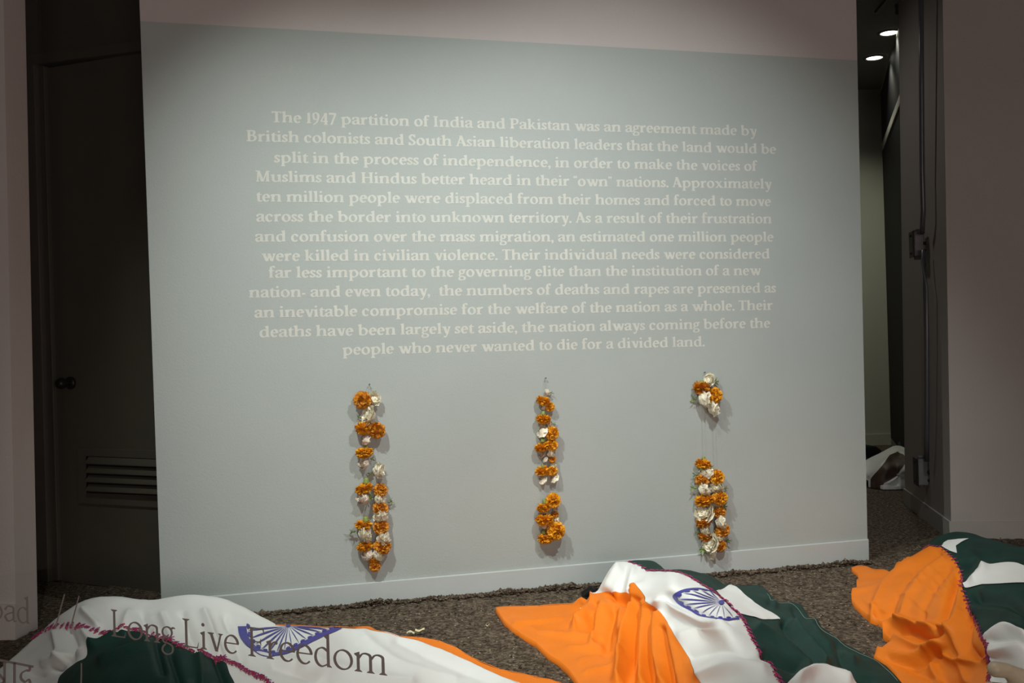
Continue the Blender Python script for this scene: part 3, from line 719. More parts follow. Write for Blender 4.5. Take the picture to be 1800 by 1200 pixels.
def smooth_line(pts, n=6):
    P = [np.array(p, float) for p in pts]; out = []; m = len(P)
    g = lambda j: P[max(0, min(m-1, j))]
    for i in range(m-1):
        p0, p1, p2, p3 = g(i-1), g(i), g(i+1), g(i+2)
        for q in range(n):
            u = q/n; out.append(tuple(0.5*((2*p1)+(-p0+p2)*u+(2*p0-5*p1+4*p2-p3)*u*u+(-p0+3*p1-3*p2+p3)*u**3)))
    out.append(tuple(P[-1])); return out
def inside(px, py, poly):
    c = np.zeros(px.shape, bool); n = len(poly)
    for i in range(n):
        x0, y0 = poly[i]; x1, y1 = poly[(i+1) % n]
        if y0 == y1: continue
        k = ((y0 > py) != (y1 > py)) & (px < (x1-x0)*(py-y0)/(y1-y0)+x0); c ^= k
    return c
def panel(name, D, poly, material, root, step=3.2, off=0.0, skirt=None, hem=False):
    B = resample(poly, step); nb = len(B); xs = [p[0] for p in B]; ys = [p[1] for p in B]
    gx, gy = np.meshgrid(np.arange(min(xs), max(xs), step), np.arange(min(ys), max(ys), step*.75)); gx = gx+(np.arange(gx.shape[0]) % 2)[:, None]*step/2
    k = inside(gx, gy, [tuple(p) for p in B]); gx, gy = gx[k], gy[k]
    ba = np.array(B)
    dm = np.min(np.hypot(gx[:, None]-ba[None, :, 0], gy[:, None]-ba[None, :, 1]), axis=1); k = dm > step*.45; gx, gy = gx[k], gy[k]
    pts = [Vector((float(p[0]), float(p[1]))) for p in B]+[Vector((float(a_), float(b_))) for a_, b_ in zip(gx, gy)]
    r = delaunay_2d_cdt(pts, [(i, (i+1) % nb) for i in range(nb)], [], 1, 1e-4)
    pv = np.array([(v.x, v.y) for v in r[0]]); faces = [tuple(f) for f in r[2]]
    P, N = D.at(pv[:, 0], pv[:, 1], off)
    verts = [tuple(p) for p in P]
    zb_ = np.array([verts[i][2] for i in range(nb)])
    lowv = [len(verts)+i for i in range(nb)]
    verts += [(verts[i][0], verts[i][1], -.012) for i in range(nb)]
    faces += [(i, (i+1) % nb, lowv[(i+1) % nb], lowv[i]) for i in range(nb) if max(zb_[i], zb_[(i+1) % nb]) < .035]
    if skirt:
        for line, reach in skirt:
            sl_ = np.array(resample(line, step, False)); Q, _ = D.at(sl_[:, 0], sl_[:, 1], off); n = len(Q); rows = [len(verts)]
            verts += [tuple(q) for q in Q]; K = 7
            vd = Q-EYE; vd[:, 2] = 0; vd /= np.linalg.norm(vd, axis=1, keepdims=True)
            for j in range(1, K+1):
                th = j/K*math.pi/2; R_ = (Q[:, 2]*reach+.01)[:, None]
                q2 = Q+vd*R_*math.sin(th); q2[:, 2] = Q[:, 2]*math.cos(th)+.001; rows.append(len(verts)); verts += [tuple(q) for q in q2]
            for a_, b_ in zip(rows, rows[1:]): faces += [(a_+i, a_+i+1, b_+i+1, b_+i) for i in range(n-1)]
    me = mesh(name, verts, faces, True)
    bm = bmesh.new(); bm.from_mesh(me); bmesh.ops.delete(bm, geom=[v for v in bm.verts if not v.link_faces], context='VERTS'); bmesh.ops.remove_doubles(bm, verts=bm.verts, dist=1e-5); bmesh.ops.recalc_face_normals(bm, faces=bm.faces); bm.to_mesh(me); bm.free()
    me.polygons.foreach_set('use_smooth', [True]*len(me.polygons))
    return put(link(name, me, material), root)
# one cross stitch: five crossing loops of thread
def stitch_mesh(seed):
    random.seed(seed); bm = bmesh.new()
    for a_ in (35, 145, 90, 5):
        a_ = math.radians(a_+random.uniform(-14, 14)); L = random.uniform(.0075, .0105)
        c, s_ = math.cos(a_)*L, math.sin(a_)*L; o_ = random.uniform(-.0015, .0015)
        tube_bm(bm, [(-c+o_, -s_, 0), (o_*.5, 0, .003), (c+o_, s_, 0)], .0013, 4)
    return from_bm('stitch', bm)
STM = [stitch_mesh(k) for k in range(5)]
for s_ in STM: s_.materials.append(MT['thread'])
def stitches(D, line, root, gap=8.5, size=1.0):
    L = resample(smooth_line(line, 8), 1.0, False); acc = 0; last = None
    for i, p in enumerate(L[:-1]):
        if last is not None and math.hypot(p[0]-last[0], p[1]-last[1]) < gap: continue
        last = p
        jx, jy = random.uniform(-.8, .8), random.uniform(-.8, .8)
        P, _ = D.at(p[0]+jx, p[1]+jy, .003); n = D.normal(p[0], p[1]); q, _ = D.at(L[i+1][0], L[i+1][1], .003)
        t_ = q-P; t_ -= n*(t_@n); t_ /= np.linalg.norm(t_)+1e-9; b_ = np.cross(n, t_)
        M_ = Matrix(((t_[0], b_[0], n[0], P[0]), (t_[1], b_[1], n[1], P[1]), (t_[2], b_[2], n[2], P[2]), (0, 0, 0, 1)))
        o = bpy.data.objects.new('stitch', random.choice(STM)); COL.objects.link(o); o.parent = root
        o.matrix_basis = Matrix.Translation(-root.location) @ M_ @ Matrix.Scale(size*random.uniform(.85, 1.15), 4)
def thread_line(name, D, line, root, m, r=.0012):
    L = resample(smooth_line(line, 6), 4, False); A_ = np.array(L); P, _ = D.at(A_[:, 0], A_[:, 1], .002)
    bm = bmesh.new(); tube_bm(bm, [V3(p) for p in P], r, 5); put(link(name, from_bm(name, bm), m), root)
def wheel(D, hub, rim, root, spokes, inner=.80, hubr=.07, sw=1.0):
    """printed spoked wheel: rim band along a measured arc, scallops on its inside, tapering spokes to the hub"""
    lev = []
    def lvl():
        k_ = (lev[-1]+1) if lev else 0; lev.extend([k_]*(len(vs2)-len(lev)))
    hub = np.array(hub, float); R_ = np.array(resample(smooth_line(rim, 8), 2.2, False)); vs2, fs = [], []
    n = len(R_)
    for i, p in enumerate(R_):
        d_ = p-hub; vs2.append(p); vs2.append(hub+d_*(inner+.05)); vs2.append(hub+d_*(inner))
    fs = [(3*i, 3*i+3, 3*i+4, 3*i+1) for i in range(n-1)]
    lvl()
    arc = np.r_[0, np.cumsum(np.linalg.norm(np.diff(R_, axis=0), axis=1))]
    def at_u(u):
        k_ = u*(arc[-1]); return np.array([np.interp(k_, arc, R_[:, 0]), np.interp(k_, arc, R_[:, 1])])
    for j in range(spokes):
        u = (j+.5)/spokes; e = at_u(u); tn = at_u(min(1, u+.01))-at_u(max(0, u-.01)); tn /= np.linalg.norm(tn)+1e-9
        d_ = e-hub; end = hub+d_*inner
        Ln = np.linalg.norm(d_); per = np.array([-d_[1], d_[0]])/Ln; b0 = len(vs2); K = 12
        for q in range(K+1):
            uq = q/K; wq = (0.30+1.9*math.sin(math.pi*uq**1.3))*.5*sw*max(.45, Ln/95)
            c_ = hub+d_*(.05+uq*(inner+.03-.05)); vs2 += [c_-per*wq, c_+per*wq]
        lvl()
        fs += [(b0+2*q, b0+2*q+1, b0+2*q+3, b0+2*q+2) for q in range(K)]
    m2 = spokes
    for j in range(m2+1):                        # scallops between spokes
        u = j/m2; e = at_u(u); c_ = hub+(e-hub)*(inner+.035); tn = at_u(min(1, u+.02))-at_u(max(0, u-.02)); tl_ = np.linalg.norm(tn)+1e-9; tn /= tl_
        w_ = arc[-1]/m2*.26; dd = (hub-e); dl = np.linalg.norm(dd); dd /= dl; hh = dl*.06; b0 = len(vs2)
        vs2 += [c_+tn*w_*math.cos(a_)+dd*hh*math.sin(a_) for a_ in np.linspace(0, math.pi, 9)]+[c_-dd*hh*.3]; lvl()
        fs.append(tuple(range(b0, b0+10)))
    b0 = len(vs2); hr = np.mean(np.linalg.norm(R_-hub, axis=1))*hubr
    vs2 += [hub+np.array([math.cos(a_)*hr*1.3, math.sin(a_)*hr*.8]) for a_ in np.linspace(0, 2*math.pi, 13)[:-1]]; fs.append(tuple(range(b0, b0+12))); lvl()
    A_ = np.array(vs2); P, _ = D.at(A_[:, 0], A_[:, 1], .0022+np.array(lev)*3e-5)
    put(link('wheel_emblem', mesh('wheel_emblem', P, fs), MT['blue_print']), root)['label'] = 'navy blue spoked wheel printed on the white band'

# ---- first shroud, bottom left
top1 = smooth_line([(-40, 1210), (20, 1160), (75, 1110), (110, 1082), (150, 1058), (200, 1051), (262, 1057), (330, 1050), (375, 1052), (405, 1060), (450, 1080), (484, 1099)], 4)
ridge1 = smooth_line([(484, 1099), (520, 1102), (600, 1105), (640, 1108), (690, 1114), (730, 1124), (780, 1142), (830, 1165), (880, 1189), (930, 1208), (1010, 1240)], 4)
seam1 = smooth_line([(60, 1122), (85, 1107), (105, 1102), (135, 1101), (165, 1109), (190, 1113), (225, 1108), (262, 1114), (300, 1130), (350, 1148), (400, 1163), (440, 1182), (480, 1206), (560, 1290)], 5)
ctrl1 = [(-40, 1210, .0), (20, 1160, .006), (75, 1110, .06), (110, 1082, .13), (150, 1058, .19), (200, 1051, .215), (262, 1057, .20), (330, 1050, .235), (375, 1052, .235), (450, 1080, .20), (484, 1099, .185), (600, 1105, .165), (700, 1115, .13), (780, 1142, .09), (830, 1165, .06), (880, 1189, .04), (960, 1220, .01),
         (85, 1150, .07), (130, 1101, .15), (190, 1113, .19), (262, 1114, .215), (350, 1148, .215), (440, 1182, .18), (520, 1150, .19), (600, 1160, .14), (700, 1170, .10), (780, 1195, .05),
         (60, 1195, .01), (-40, 1290, .0), (110, 1190, .09), (200, 1190, .16), (300, 1200, .18), (420, 1230, .14), (520, 1215, .13), (640, 1230, .08), (760, 1250, .02), (200, 1290, .02), (400, 1300, .02), (600, 1300, .01), (860, 1290, .0), (560, 1120, .19)]
folds1 = [([(150, 1075), (172, 1100)], .012, 7), ([(225, 1080), (215, 1112)], .010, 8), ([(250, 1080), (262, 1112)], -.010, 7), ([(285, 1085), (300, 1125)], .010, 7), ([(320, 1082), (345, 1140)], -.010, 8), ([(360, 1080), (385, 1150)], .012, 8),
          ([(395, 1085), (425, 1160)], -.008, 7), ([(100, 1115), (108, 1160)], .012, 8), ([(122, 1112), (130, 1150), (100, 1175)], -.015, 8), ([(150, 1112), (165, 1135)], .012, 8), ([(80, 1165), (160, 1140), (200, 1118)], .012, 7),
          ([(180, 1160), (260, 1135), (272, 1115)], .012, 9), ([(272, 1120), (285, 1180)], -.012, 8), ([(350, 1155), (360, 1220)], .010, 8), ([(300, 1150), (320, 1220)], -.012, 8), ([(380, 1160), (405, 1230)], -.010, 7),
          ([(640, 1120), (700, 1165), (800, 1195)], .008, 12), ([(700, 1125), (790, 1170), (870, 1200)], -.006, 9), ([(560, 1165), (640, 1190), (720, 1200)], .010, 14), ([(480, 1170), (560, 1195)], -.008, 10), ([(405, 1120), (440, 1150), (520, 1165)], .008, 10), ([(0, 1187), (75, 1187)], -.006, 4)]
D1 = Drape(ctrl1, folds1, .0032, 11)
r1 = tag(empty('flag_shroud', V3(on_z(500, 1250))), 'white and dark green sewn flag shroud draped over a body behind the window lettering', 'flag', 'sewn flags draped over lying bodies')
upper = top1+ridge1[1:]
white1 = upper+[(1010, 1290), (560, 1290)]+seam1[::-1][1:]+[(20, 1160)][:0]
# close the polygon from the first seam point back to the silhouette
i0 = min(range(len(top1)), key=lambda i: math.hypot(top1[i][0]-60, top1[i][1]-1122))
seam1[0] = top1[i0]
panel('white_panel', D1, upper[i0:]+[(1010, 1290), (560, 1290)]+seam1[::-1][1:-1], MT['white_cloth'], r1, skirt=[(top1[i0:], .75), (ridge1, .6)])
panel('lower_white_panel', D1, top1[:i0+1]+seam1[1:]+[(300, 1300), (0, 1300), (-60, 1290)], MT['white_cloth'], r1, skirt=[(top1[:i0+1], .3)])
green1 = smooth_line([(232, 1111), (205, 1117), (176, 1128), (162, 1138), (151, 1157), (130, 1166), (113, 1182), (103, 1200), (96, 1260)], 4)+[(98, 1290), (440, 1292)]+smooth_line([(432, 1270), (420, 1220), (412, 1200), (404, 1184), (398, 1166)], 4)
sg = [p for p in seam1 if 234 < p[0] < 396][::-1]
panel('green_panel', D1, green1+[(p[0], p[1]+1.5) for p in sg], MT['green_cloth'], r1, off=.002)
panel('orange_panel', D1, [(484, 1098), (520, 1100), (600, 1104), (640, 1106.5), (690, 1113), (730, 1123), (780, 1141), (830, 1164), (880, 1188), (930, 1207), (1010, 1238)]+smooth_line([(1090, 1262), (985, 1201), (940, 1190), (880, 1177), (830, 1156), (800, 1137), (770, 1126), (735, 1120), (700, 1116), (662, 1109), (650, 1103), (632, 1103), (615, 1104.4), (560, 1102), (505, 1098)], 3), MT['orange_cloth'], r1, skirt=[([(1090, 1262), (985, 1201), (940, 1190), (880, 1177), (830, 1156), (800, 1137), (770, 1126), (735, 1120), (700, 1116), (662, 1109), (650, 1103), (632, 1103), (560, 1102), (484, 1098)], .5)])
stitches(D1, [p for p in seam1[:-5]], r1, 8.5, 1.35)
wheel(D1, (507, 1101), [(602, 1105), (585, 1112), (560, 1124), (520, 1143), (490, 1156), (470, 1160), (450, 1155), (432, 1140), (421, 1122), (417, 1103)], r1, 13, .78, .05, 1.5)

# ---- second shroud, centre
seam2 = smooth_line([(1104, 989), (1124, 995), (1139, 1003.5), (1172, 1005.6), (1196, 1009), (1214, 1017), (1235, 1031), (1256, 1044), (1274, 1059), (1292, 1075.5), (1304, 1089), (1319, 1116), (1334, 1143), (1352, 1168), (1370, 1196), (1400, 1245), (1425, 1290)], 4)
oedge2 = smooth_line([(1046, 1048), (1056, 1041), (1066, 1036.5), (1088, 1039), (1118, 1047.6), (1124, 1036), (1131, 1035), (1143.5, 1059), (1166, 1081.5), (1184, 1110), (1208, 1152), (1232, 1197), (1262, 1250), (1285, 1290)], 4)
head2 = smooth_line([(1046, 1048), (1053, 1034), (1064, 1014), (1076, 997.5), (1091, 989), (1104, 989)], 4)
gtop2 = smooth_line([(1104, 988), (1125, 986.5), (1148, 988.5), (1160, 996), (1170, 1003), (1190, 1002), (1214, 1003.5), (1250, 1014), (1264, 1023), (1276, 1031), (1305, 1030), (1335.5, 1029)], 4)
gout2 = [(1335.5, 1029), (1346, 1044), (1358, 1057), (1376, 1059.5), (1394, 1059), (1408, 1064), (1423.6, 1086.7), (1436, 1088), (1444, 1103), (1483, 1131), (1536, 1157.5), (1558, 1171), (1583, 1199), (1620, 1245), (1650, 1290)]
ctrl2 = [(870, 1070, .006), (950, 1066, .008), (1000, 1062, .015), (1022, 1050, .05), (1046, 1048, .06), (1066, 1037, .11), (1091, 989, .17), (1064, 1014, .13), (1076, 998, .16), (1104, 989, .165), (1128, 1035, .15), (1118, 1048, .12), (1090, 1050, .10), (1139, 1004, .17), (1172, 1006, .19), (1196, 1009, .20), (1235, 1031, .20), (1274, 1059, .20), (1304, 1089, .19), (1334, 1143, .185), (1370, 1196, .19), (1425, 1290, .17),
         (1148, 988, .145), (1170, 1003, .15), (1214, 1004, .15), (1250, 1014, .12), (1276, 1031, .05), (1305, 1030, .02), (1336, 1029, .006), (1358, 1057, .008), (1394, 1060, .008), (1436, 1088, .008), (1483, 1131, .008), (1536, 1157, .008), (1583, 1199, .006), (1650, 1290, .006), (1310, 1050, .07), (1340, 1068, .07), (1370, 1087, .06), (1400, 1110, .05), (1360, 1120, .12), (1400, 1150, .10), (1450, 1150, .04), (1430, 1190, .11), (1500, 1199, .05), (1540, 1250, .02),
         (1150, 1050, .175), (1180, 1060, .175), (1166, 1081, .15), (1184, 1110, .14), (1208, 1152, .12), (1240, 1110, .17), (1260, 1160, .16), (1232, 1197, .10), (1300, 1200, .17), (1280, 1290, .12),
         (1100, 1100, .06), (1120, 1070, .10), (1130, 1130, .06), (1150, 1170, .05), (1060, 1070, .07), (1040, 1090, .03), (1010, 1080, .012), (941, 1129, .005), (983, 1164, .005), (1013, 1197, .006), (1060, 1160, .012), (1080, 1200, .01), (1080, 1290, .005), (1150, 1290, .03), (940, 1090, .006), (1000, 1120, .006)]
folds2 = [([(1127, 1037), (1116, 1080), (1100, 1120), (1085, 1200)], .022, 11, .8), ([(1140, 1062), (1136, 1110), (1128, 1200)], .014, 8), ([(1128, 1060), (1122, 1120), (1108, 1200)], -.014, 7), ([(1158, 1085), (1158, 1130), (1165, 1200)], .014, 9), ([(1148, 1075), (1147, 1130), (1146, 1200)], -.012, 7), ([(1175, 1105), (1190, 1160), (1200, 1210)], .008, 7), ([(1170, 1110), (1178, 1160), (1182, 1220)], -.012, 7),
          ([(1046, 1052), (1038, 1085), (1010, 1105)], .018, 8), ([(1062, 1065), (1050, 1100), (1040, 1132)], .012, 7), ([(1050, 1068), (1042, 1110)], -.014, 6), ([(1080, 1075), (1070, 1110), (1066, 1150)], -.012, 7), ([(1092, 1078), (1090, 1115)], .010, 6), ([(1066, 1040), (1090, 1052), (1112, 1062)], -.020, 7), ([(905, 1098), (960, 1092), (1010, 1086)], .007, 4), ([(900, 1080), (960, 1078), (1005, 1072)], -.004, 5), ([(925, 1112), (970, 1108), (1015, 1104)], -.005, 4), ([(970, 1128), (1020, 1130), (1060, 1125)], -.005, 4), ([(1010, 1150), (1050, 1152), (1080, 1145)], -.005, 4), ([(1030, 1185), (1070, 1175), (1095, 1160)], .006, 5), ([(1010, 1105), (1030, 1098), (1045, 1080)], .012, 6), ([(935, 1108), (990, 1118), (1030, 1120)], .006, 5), ([(985, 1095), (1020, 1062)], -.006, 5), ([(1000, 1140), (1060, 1140)], .006, 6), ([(1020, 1165), (1060, 1150)], .005, 6),
          ([(1085, 995), (1062, 1035)], .006, 5), ([(1100, 1000), (1090, 1036)], -.006, 6), ([(1112, 1002), (1105, 1040)], .006, 6), ([(1160, 1060), (1200, 1080), (1270, 1100)], .012, 9), ([(1175, 1050), (1220, 1075), (1280, 1092)], -.005, 8), ([(1200, 1120), (1240, 1110), (1280, 1115)], .008, 12), ([(1215, 1150), (1270, 1140), (1310, 1150)], -.007, 12), ([(1235, 1190), (1290, 1170), (1340, 1180)], .010, 13),
          ([(1380, 1095), (1400, 1130), (1430, 1165)], -.016, 7), ([(1396, 1098), (1420, 1130), (1450, 1168)], .014, 7), ([(1330, 1105), (1370, 1130), (1420, 1170)], .012, 9), ([(1345, 1150), (1400, 1175)], -.012, 8), ([(1425, 1100), (1450, 1130), (1500, 1160)], .009, 8), ([(1395, 1070), (1420, 1110)], -.008, 6), ([(1340, 1040), (1362, 1065)], .008, 6), ([(1280, 1034), (1345, 1058)], .006, 6), ([(1470, 1140), (1490, 1175), (1530, 1200)], -.010, 8), ([(1405, 1190), (1440, 1182), (1490, 1196)], .012, 10)]
folds2 = [(f[0], f[1]*1.25)+tuple(f[2:]) for f in folds2]
D2 = Drape(ctrl2, folds2, .0034, 23)
r2 = tag(empty('flag_shroud', V3(on_z(1200, 1120))), 'orange, white and green sewn flag shroud draped over a body in front of the garlands', 'flag', 'sewn flags draped over lying bodies')
panel('white_panel', D2, head2[:-1]+seam2+oedge2[::-1][:-1], MT['white_cloth'], r2, skirt=[(head2, .6)])
left2 = [(1285, 1290), (1080, 1290), (1040, 1240), (1013, 1197), (1000, 1180), (983, 1164), (962, 1150), (941, 1129.5), (920, 1118), (899, 1104), (887, 1093), (878, 1080), (871, 1069.5), (890, 1067.5), (920, 1066.5), (950, 1066), (985, 1063), (1008, 1060.5), (1016, 1053), (1022, 1050), (1032, 1056)]
panel('orange_panel', D2, oedge2[:-1]+left2, MT['orange_cloth'], r2, off=.002, skirt=[([(950, 1066), (1008, 1060.5), (1016, 1053), (1022, 1050), (1032, 1056), (1046, 1048)], .6)])
panel('green_panel', D2, gtop2[:-1]+gout2+[(1425, 1290)]+seam2[::-1][1:], MT['green_cloth'], r2, skirt=[(gtop2, .6)])
panel('crescent_patch', D2, smooth_line([(1257.5, 1040), (1283, 1035), (1310, 1050), (1340, 1069), (1371, 1086.5), (1358, 1089.5), (1340, 1089.6), (1304, 1081)], 4)+[(1296, 1078), (1276, 1059)], MT['white_cloth'], r2, off=.0025)
panel('crescent_patch', D2, smooth_line([(1372, 1215), (1386, 1199), (1405, 1186), (1430.6, 1179), (1456, 1181.5), (1500, 1199), (1530, 1225), (1545, 1260), (1500, 1285), (1420, 1280), (1372, 1216)], 4)[:-1], MT['white_cloth'], r2, off=.0025)
stitches(D2, seam2[1:-4], r2, 8.0, 1.12)
thread_line('hem_thread', D2, [(1345, 1050), (1356, 1062), (1394, 1063), (1416, 1087), (1432, 1090), (1441, 1108), (1467, 1122), (1492, 1140), (1536, 1160), (1557, 1177), (1578, 1199)], r2, MT['pale_thread'], .0007)
wheel(D2, (1268, 1060), [(1300, 1089), (1285, 1088.5), (1258, 1086.5), (1232, 1083), (1212, 1072), (1193, 1062), (1181, 1052), (1185, 1044), (1202, 1037), (1228, 1035), (1250, 1040)], r2, 12, .85)

# ---- third shroud, right
seam3 = smooth_line([(1654, 961.6), (1666.7, 972.8), (1680.5, 989), (1689, 1006), (1693, 1025.5), (1695, 1042), (1703, 1064), (1711, 1084), (1719.4, 1100.5), (1730.5, 1123), (1739, 1139), (1744, 1156), (1742, 1172), (1738, 1200), (1736, 1240), (1740, 1290)], 4)
otop3 = smooth_line([(1496.7, 999), (1508, 995), (1522, 996), (1536, 1001), (1553, 1001), (1570, 1004), (1575, 992), (1582, 987.5), (1594, 990), (1608, 978), (1633, 967), (1654, 961.6)], 4)
oleft3 = [(1650, 1290), (1610, 1240), (1583, 1199), (1575, 1185), (1561, 1168), (1548, 1162), (1536, 1156), (1543, 1148), (1555, 1135), (1574, 1119), (1566, 1117.5), (1555, 1114), (1554, 1106), (1558, 1099), (1550, 1094), (1544, 1091), (1530.5, 1088), (1520, 1078), (1511, 1070), (1503, 1062), (1497, 1053), (1496.5, 1044), (1498, 1037), (1507, 1035), (1505.5, 1026), (1505.5, 1018.6), (1509.7, 1016), (1507, 1007)]
gtop3 = smooth_line([(1633, 967), (1636, 953), (1652.8, 943.6), (1672, 936.7), (1689, 935.3), (1708, 938), (1733, 946.4), (1758, 953), (1800, 963), (1850, 975), (1910, 995)], 4)
ctrl3 = [(1497, 999, .008), (1522, 996, .012), (1553, 1001, .02), (1582, 988, .05), (1608, 978, .08), (1633, 967, .12), (1654, 962, .16), (1672, 937, .17), (1690, 935, .18), (1733, 946, .185), (1800, 963, .19), (1910, 995, .18), (1680, 989, .19), (1693, 1025, .20), (1703, 1064, .20), (1719, 1100, .195), (1739, 1139, .175), (1744, 1160, .15), (1738, 1200, .12), (1740, 1290, .08),
         (1758, 989, .23), (1758, 1030, .24), (1800, 1060, .26), (1760, 1100, .23), (1800, 1113, .25), (1780, 1150, .21), (1850, 1150, .24), (1780, 1190, .16), (1880, 1290, .14), (1900, 1060, .25), (1790, 1290, .08),
         (1507, 1035, .008), (1497, 1053, .01), (1511, 1070, .01), (1530, 1089, .008), (1558, 1099, .012), (1560, 1115, .02), (1572, 1118, .03), (1536, 1156, .008), (1561, 1167, .008), (1583, 1199, .006), (1650, 1290, .005), (1540, 1030, .03), (1550, 1060, .045), (1590, 1010, .08), (1610, 1030, .12), (1640, 1000, .15), (1660, 1040, .17), (1620, 1070, .12), (1590, 1080, .07), (1660, 1090, .15), (1610, 1110, .07), (1640, 1130, .09), (1690, 1130, .14), (1600, 1160, .03), (1660, 1170, .06), (1700, 1180, .09), (1700, 1290, .03), (1620, 1230, .01)]
folds3 = [([(1505, 1018), (1540, 1014), (1570, 1006)], -.008, 5), ([(1500, 1040), (1540, 1034), (1566, 1015), (1600, 988)], .008, 5),
          ([(1640, 968), (1590, 1000), (1550, 1040), (1534, 1088)], .012, 7), ([(1650, 975), (1608, 1005), (1574, 1050), (1562, 1095)], -.011, 6), ([(1660, 985), (1625, 1015), (1597, 1055), (1590, 1095)], .012, 6), ([(1668, 1000), (1645, 1030), (1625, 1065), (1620, 1098)], -.009, 6), ([(1682, 1012), (1668, 1055), (1648, 1105)], -.018, 7, .7), ([(1691, 1030), (1686, 1070), (1676, 1110)], .009, 6),
          ([(1590, 1022), (1620, 1030), (1655, 1050)], .0035, 3.5), ([(1600, 1010), (1630, 1018), (1662, 1036)], .0035, 3.5), ([(1612, 1000), (1640, 1006), (1668, 1022)], .003, 3.5), ([(1575, 1040), (1600, 1050), (1630, 1075)], .003, 3.5), ([(1520, 1055), (1535, 1068), (1560, 1075)], .005, 5),
          ([(1556, 1108), (1590, 1095), (1620, 1100), (1672, 1108)], .020, 7), ([(1560, 1116), (1600, 1108), (1640, 1125), (1670, 1112)], -.018, 6), ([(1572, 1120), (1620, 1140), (1660, 1135)], .012, 7), ([(1545, 1150), (1600, 1158), (1650, 1140), (1672, 1115)], .016, 7), ([(1565, 1166), (1620, 1168), (1655, 1150)], -.012, 6), 
          ([(1690, 1080), (1680, 1120), (1700, 1160)], .010, 7), ([(1705, 1090), (1700, 1130), (1725, 1160)], -.012, 7), ([(1640, 1150), (1640, 1180), (1660, 1210)], .010, 8), ([(1660, 1150), (1690, 1165), (1740, 1162)], .010, 7), ([(1600, 1175), (1650, 1195), (1700, 1210)], -.008, 8), ([(1690, 1170), (1700, 1200)], .008, 8),
          ([(1705, 970), (1730, 1000), (1715, 1020)], .012, 9), ([(1700, 1000), (1712, 985), (1760, 975)], -.010, 9), ([(1720, 1050), (1770, 1055), (1800, 1075)], -.018, 9), ([(1715, 1075), (1760, 1080), (1800, 1095)], .012, 9), ([(1730, 1040), (1800, 1045)], .010, 9), ([(1745, 1125), (1780, 1118), (1800, 1125)], -.012, 8), ([(1750, 1145), (1800, 1140)], .010, 10), ([(1740, 1120), (1770, 1104), (1800, 1115)], .010, 7)]
D3 = Drape(ctrl3, folds3, .0034, 37)
r3 = tag(empty('flag_shroud', V3(on_z(1680, 1120))), 'crumpled orange and dark green sewn flag shroud beside the corner of the right wall', 'flag', 'sewn flags draped over lying bodies')
panel('orange_panel', D3, otop3[:-1]+seam3+oleft3, MT['orange_cloth'], r3, skirt=[(otop3, .5)])
panel('green_panel', D3, gtop3+[(1910, 1290)]+seam3[::-1]+[p for p in otop3[::-1][1:] if p[0] > 1634], MT['green_cloth'], r3, skirt=[(gtop3, .6)])
panel('crescent_patch', D3, [(1656, 961), (1660, 955), (1667, 951), (1685, 949), (1703, 948.6), (1689, 954.7), (1680.6, 960.3), (1683, 974), (1670, 969)], MT['white_cloth'], r3, off=.003)
panel('crescent_patch', D3, smooth_line([(1695, 1030), (1711, 1011.7), (1728, 996), (1758, 989), (1783, 991), (1800, 996), (1850, 1012), (1860, 1032), (1800, 1027), (1758, 1029), (1717, 1032.5), (1698, 1036)], 4), MT['white_cloth'], r3, off=.003)
panel('crescent_patch', D3, smooth_line([(1731, 1121), (1750, 1106), (1767, 1102), (1783, 1105.5), (1800, 1113), (1880, 1140)], 4)+[(1895, 1288), (1750, 1288)]+[(1740, 1240), (1741, 1200), (1745, 1172), (1747, 1156), (1741, 1139)], MT['white_cloth'], r3, off=.003)
stitches(D3, seam3[:-6], r3, 6.5, .95); stitches(D3, [(1628, 970), (1640, 965), (1652, 962)], r3, 5, .9)

# ---- fourth shroud, far off beyond the wall
top4 = smooth_line([(1500, 824), (1521, 810), (1545, 797), (1562, 788), (1577, 783), (1590, 787), (1597, 800), (1600, 815)], 4)
ctrl4 = [(1500, 824, .12), (1521, 810, .15), (1545, 797, .19), (1577, 783, .22), (1590, 787, .20), (1600, 815, .15), (1600, 853, .02), (1552, 854, .01), (1521, 842, .04), (1500, 850, .01), (1560, 825, .12), (1580, 835, .07), (1590, 825, .12), (1530, 830, .09)]
D4 = Drape(ctrl4, [([(1530, 836), (1552, 817), (1577, 796), (1592, 803)], .012, 5), ([(1560, 850), (1590, 830)], .02, 5)], .004, 41)
r4 = tag(empty('flag_shroud', V3(on_z(1560, 850))), 'small distant white shroud with a brown opening on the corridor floor', 'flag', 'sewn flags draped over lying bodies')
panel('white_panel', D4, top4+[(1601, 853), (1575, 855), (1552, 855), (1535, 848), (1521, 842), (1500, 852)], MT['white_cloth'], r4, 2.0, skirt=[(top4, .7)])
panel('brown_lining', D4, smooth_line([(1577, 798), (1588, 803), (1591, 812), (1586, 824), (1570, 838), (1552, 850), (1533, 852), (1531, 845), (1535, 838), (1552, 821), (1564, 806)], 4), MT['brown'], r4, 2.0, off=.004)
D5 = Drape([(1490, 775, .10), (1521, 782, .12), (1548, 789, .08), (1556, 795, .03), (1521, 800, .03), (1490, 800, .03)], [], .003, 43)
panel('green_panel', D5, [(1490, 777), (1521, 781), (1540, 785), (1550, 792), (1545, 799), (1490, 820)], MT['green_cloth'], r4, 2.0)
D6 = Drape([(1580, 770, .14), (1600, 775, .14), (1575, 780, .10), (1600, 800, .02), (1580, 800, .02)], [], .003, 44)
panel('lower_green_panel', D6, [(1578, 779), (1584, 773), (1592, 769), (1602, 772), (1602, 800), (1580, 796)], MT['green_cloth'], r4, 2.0)

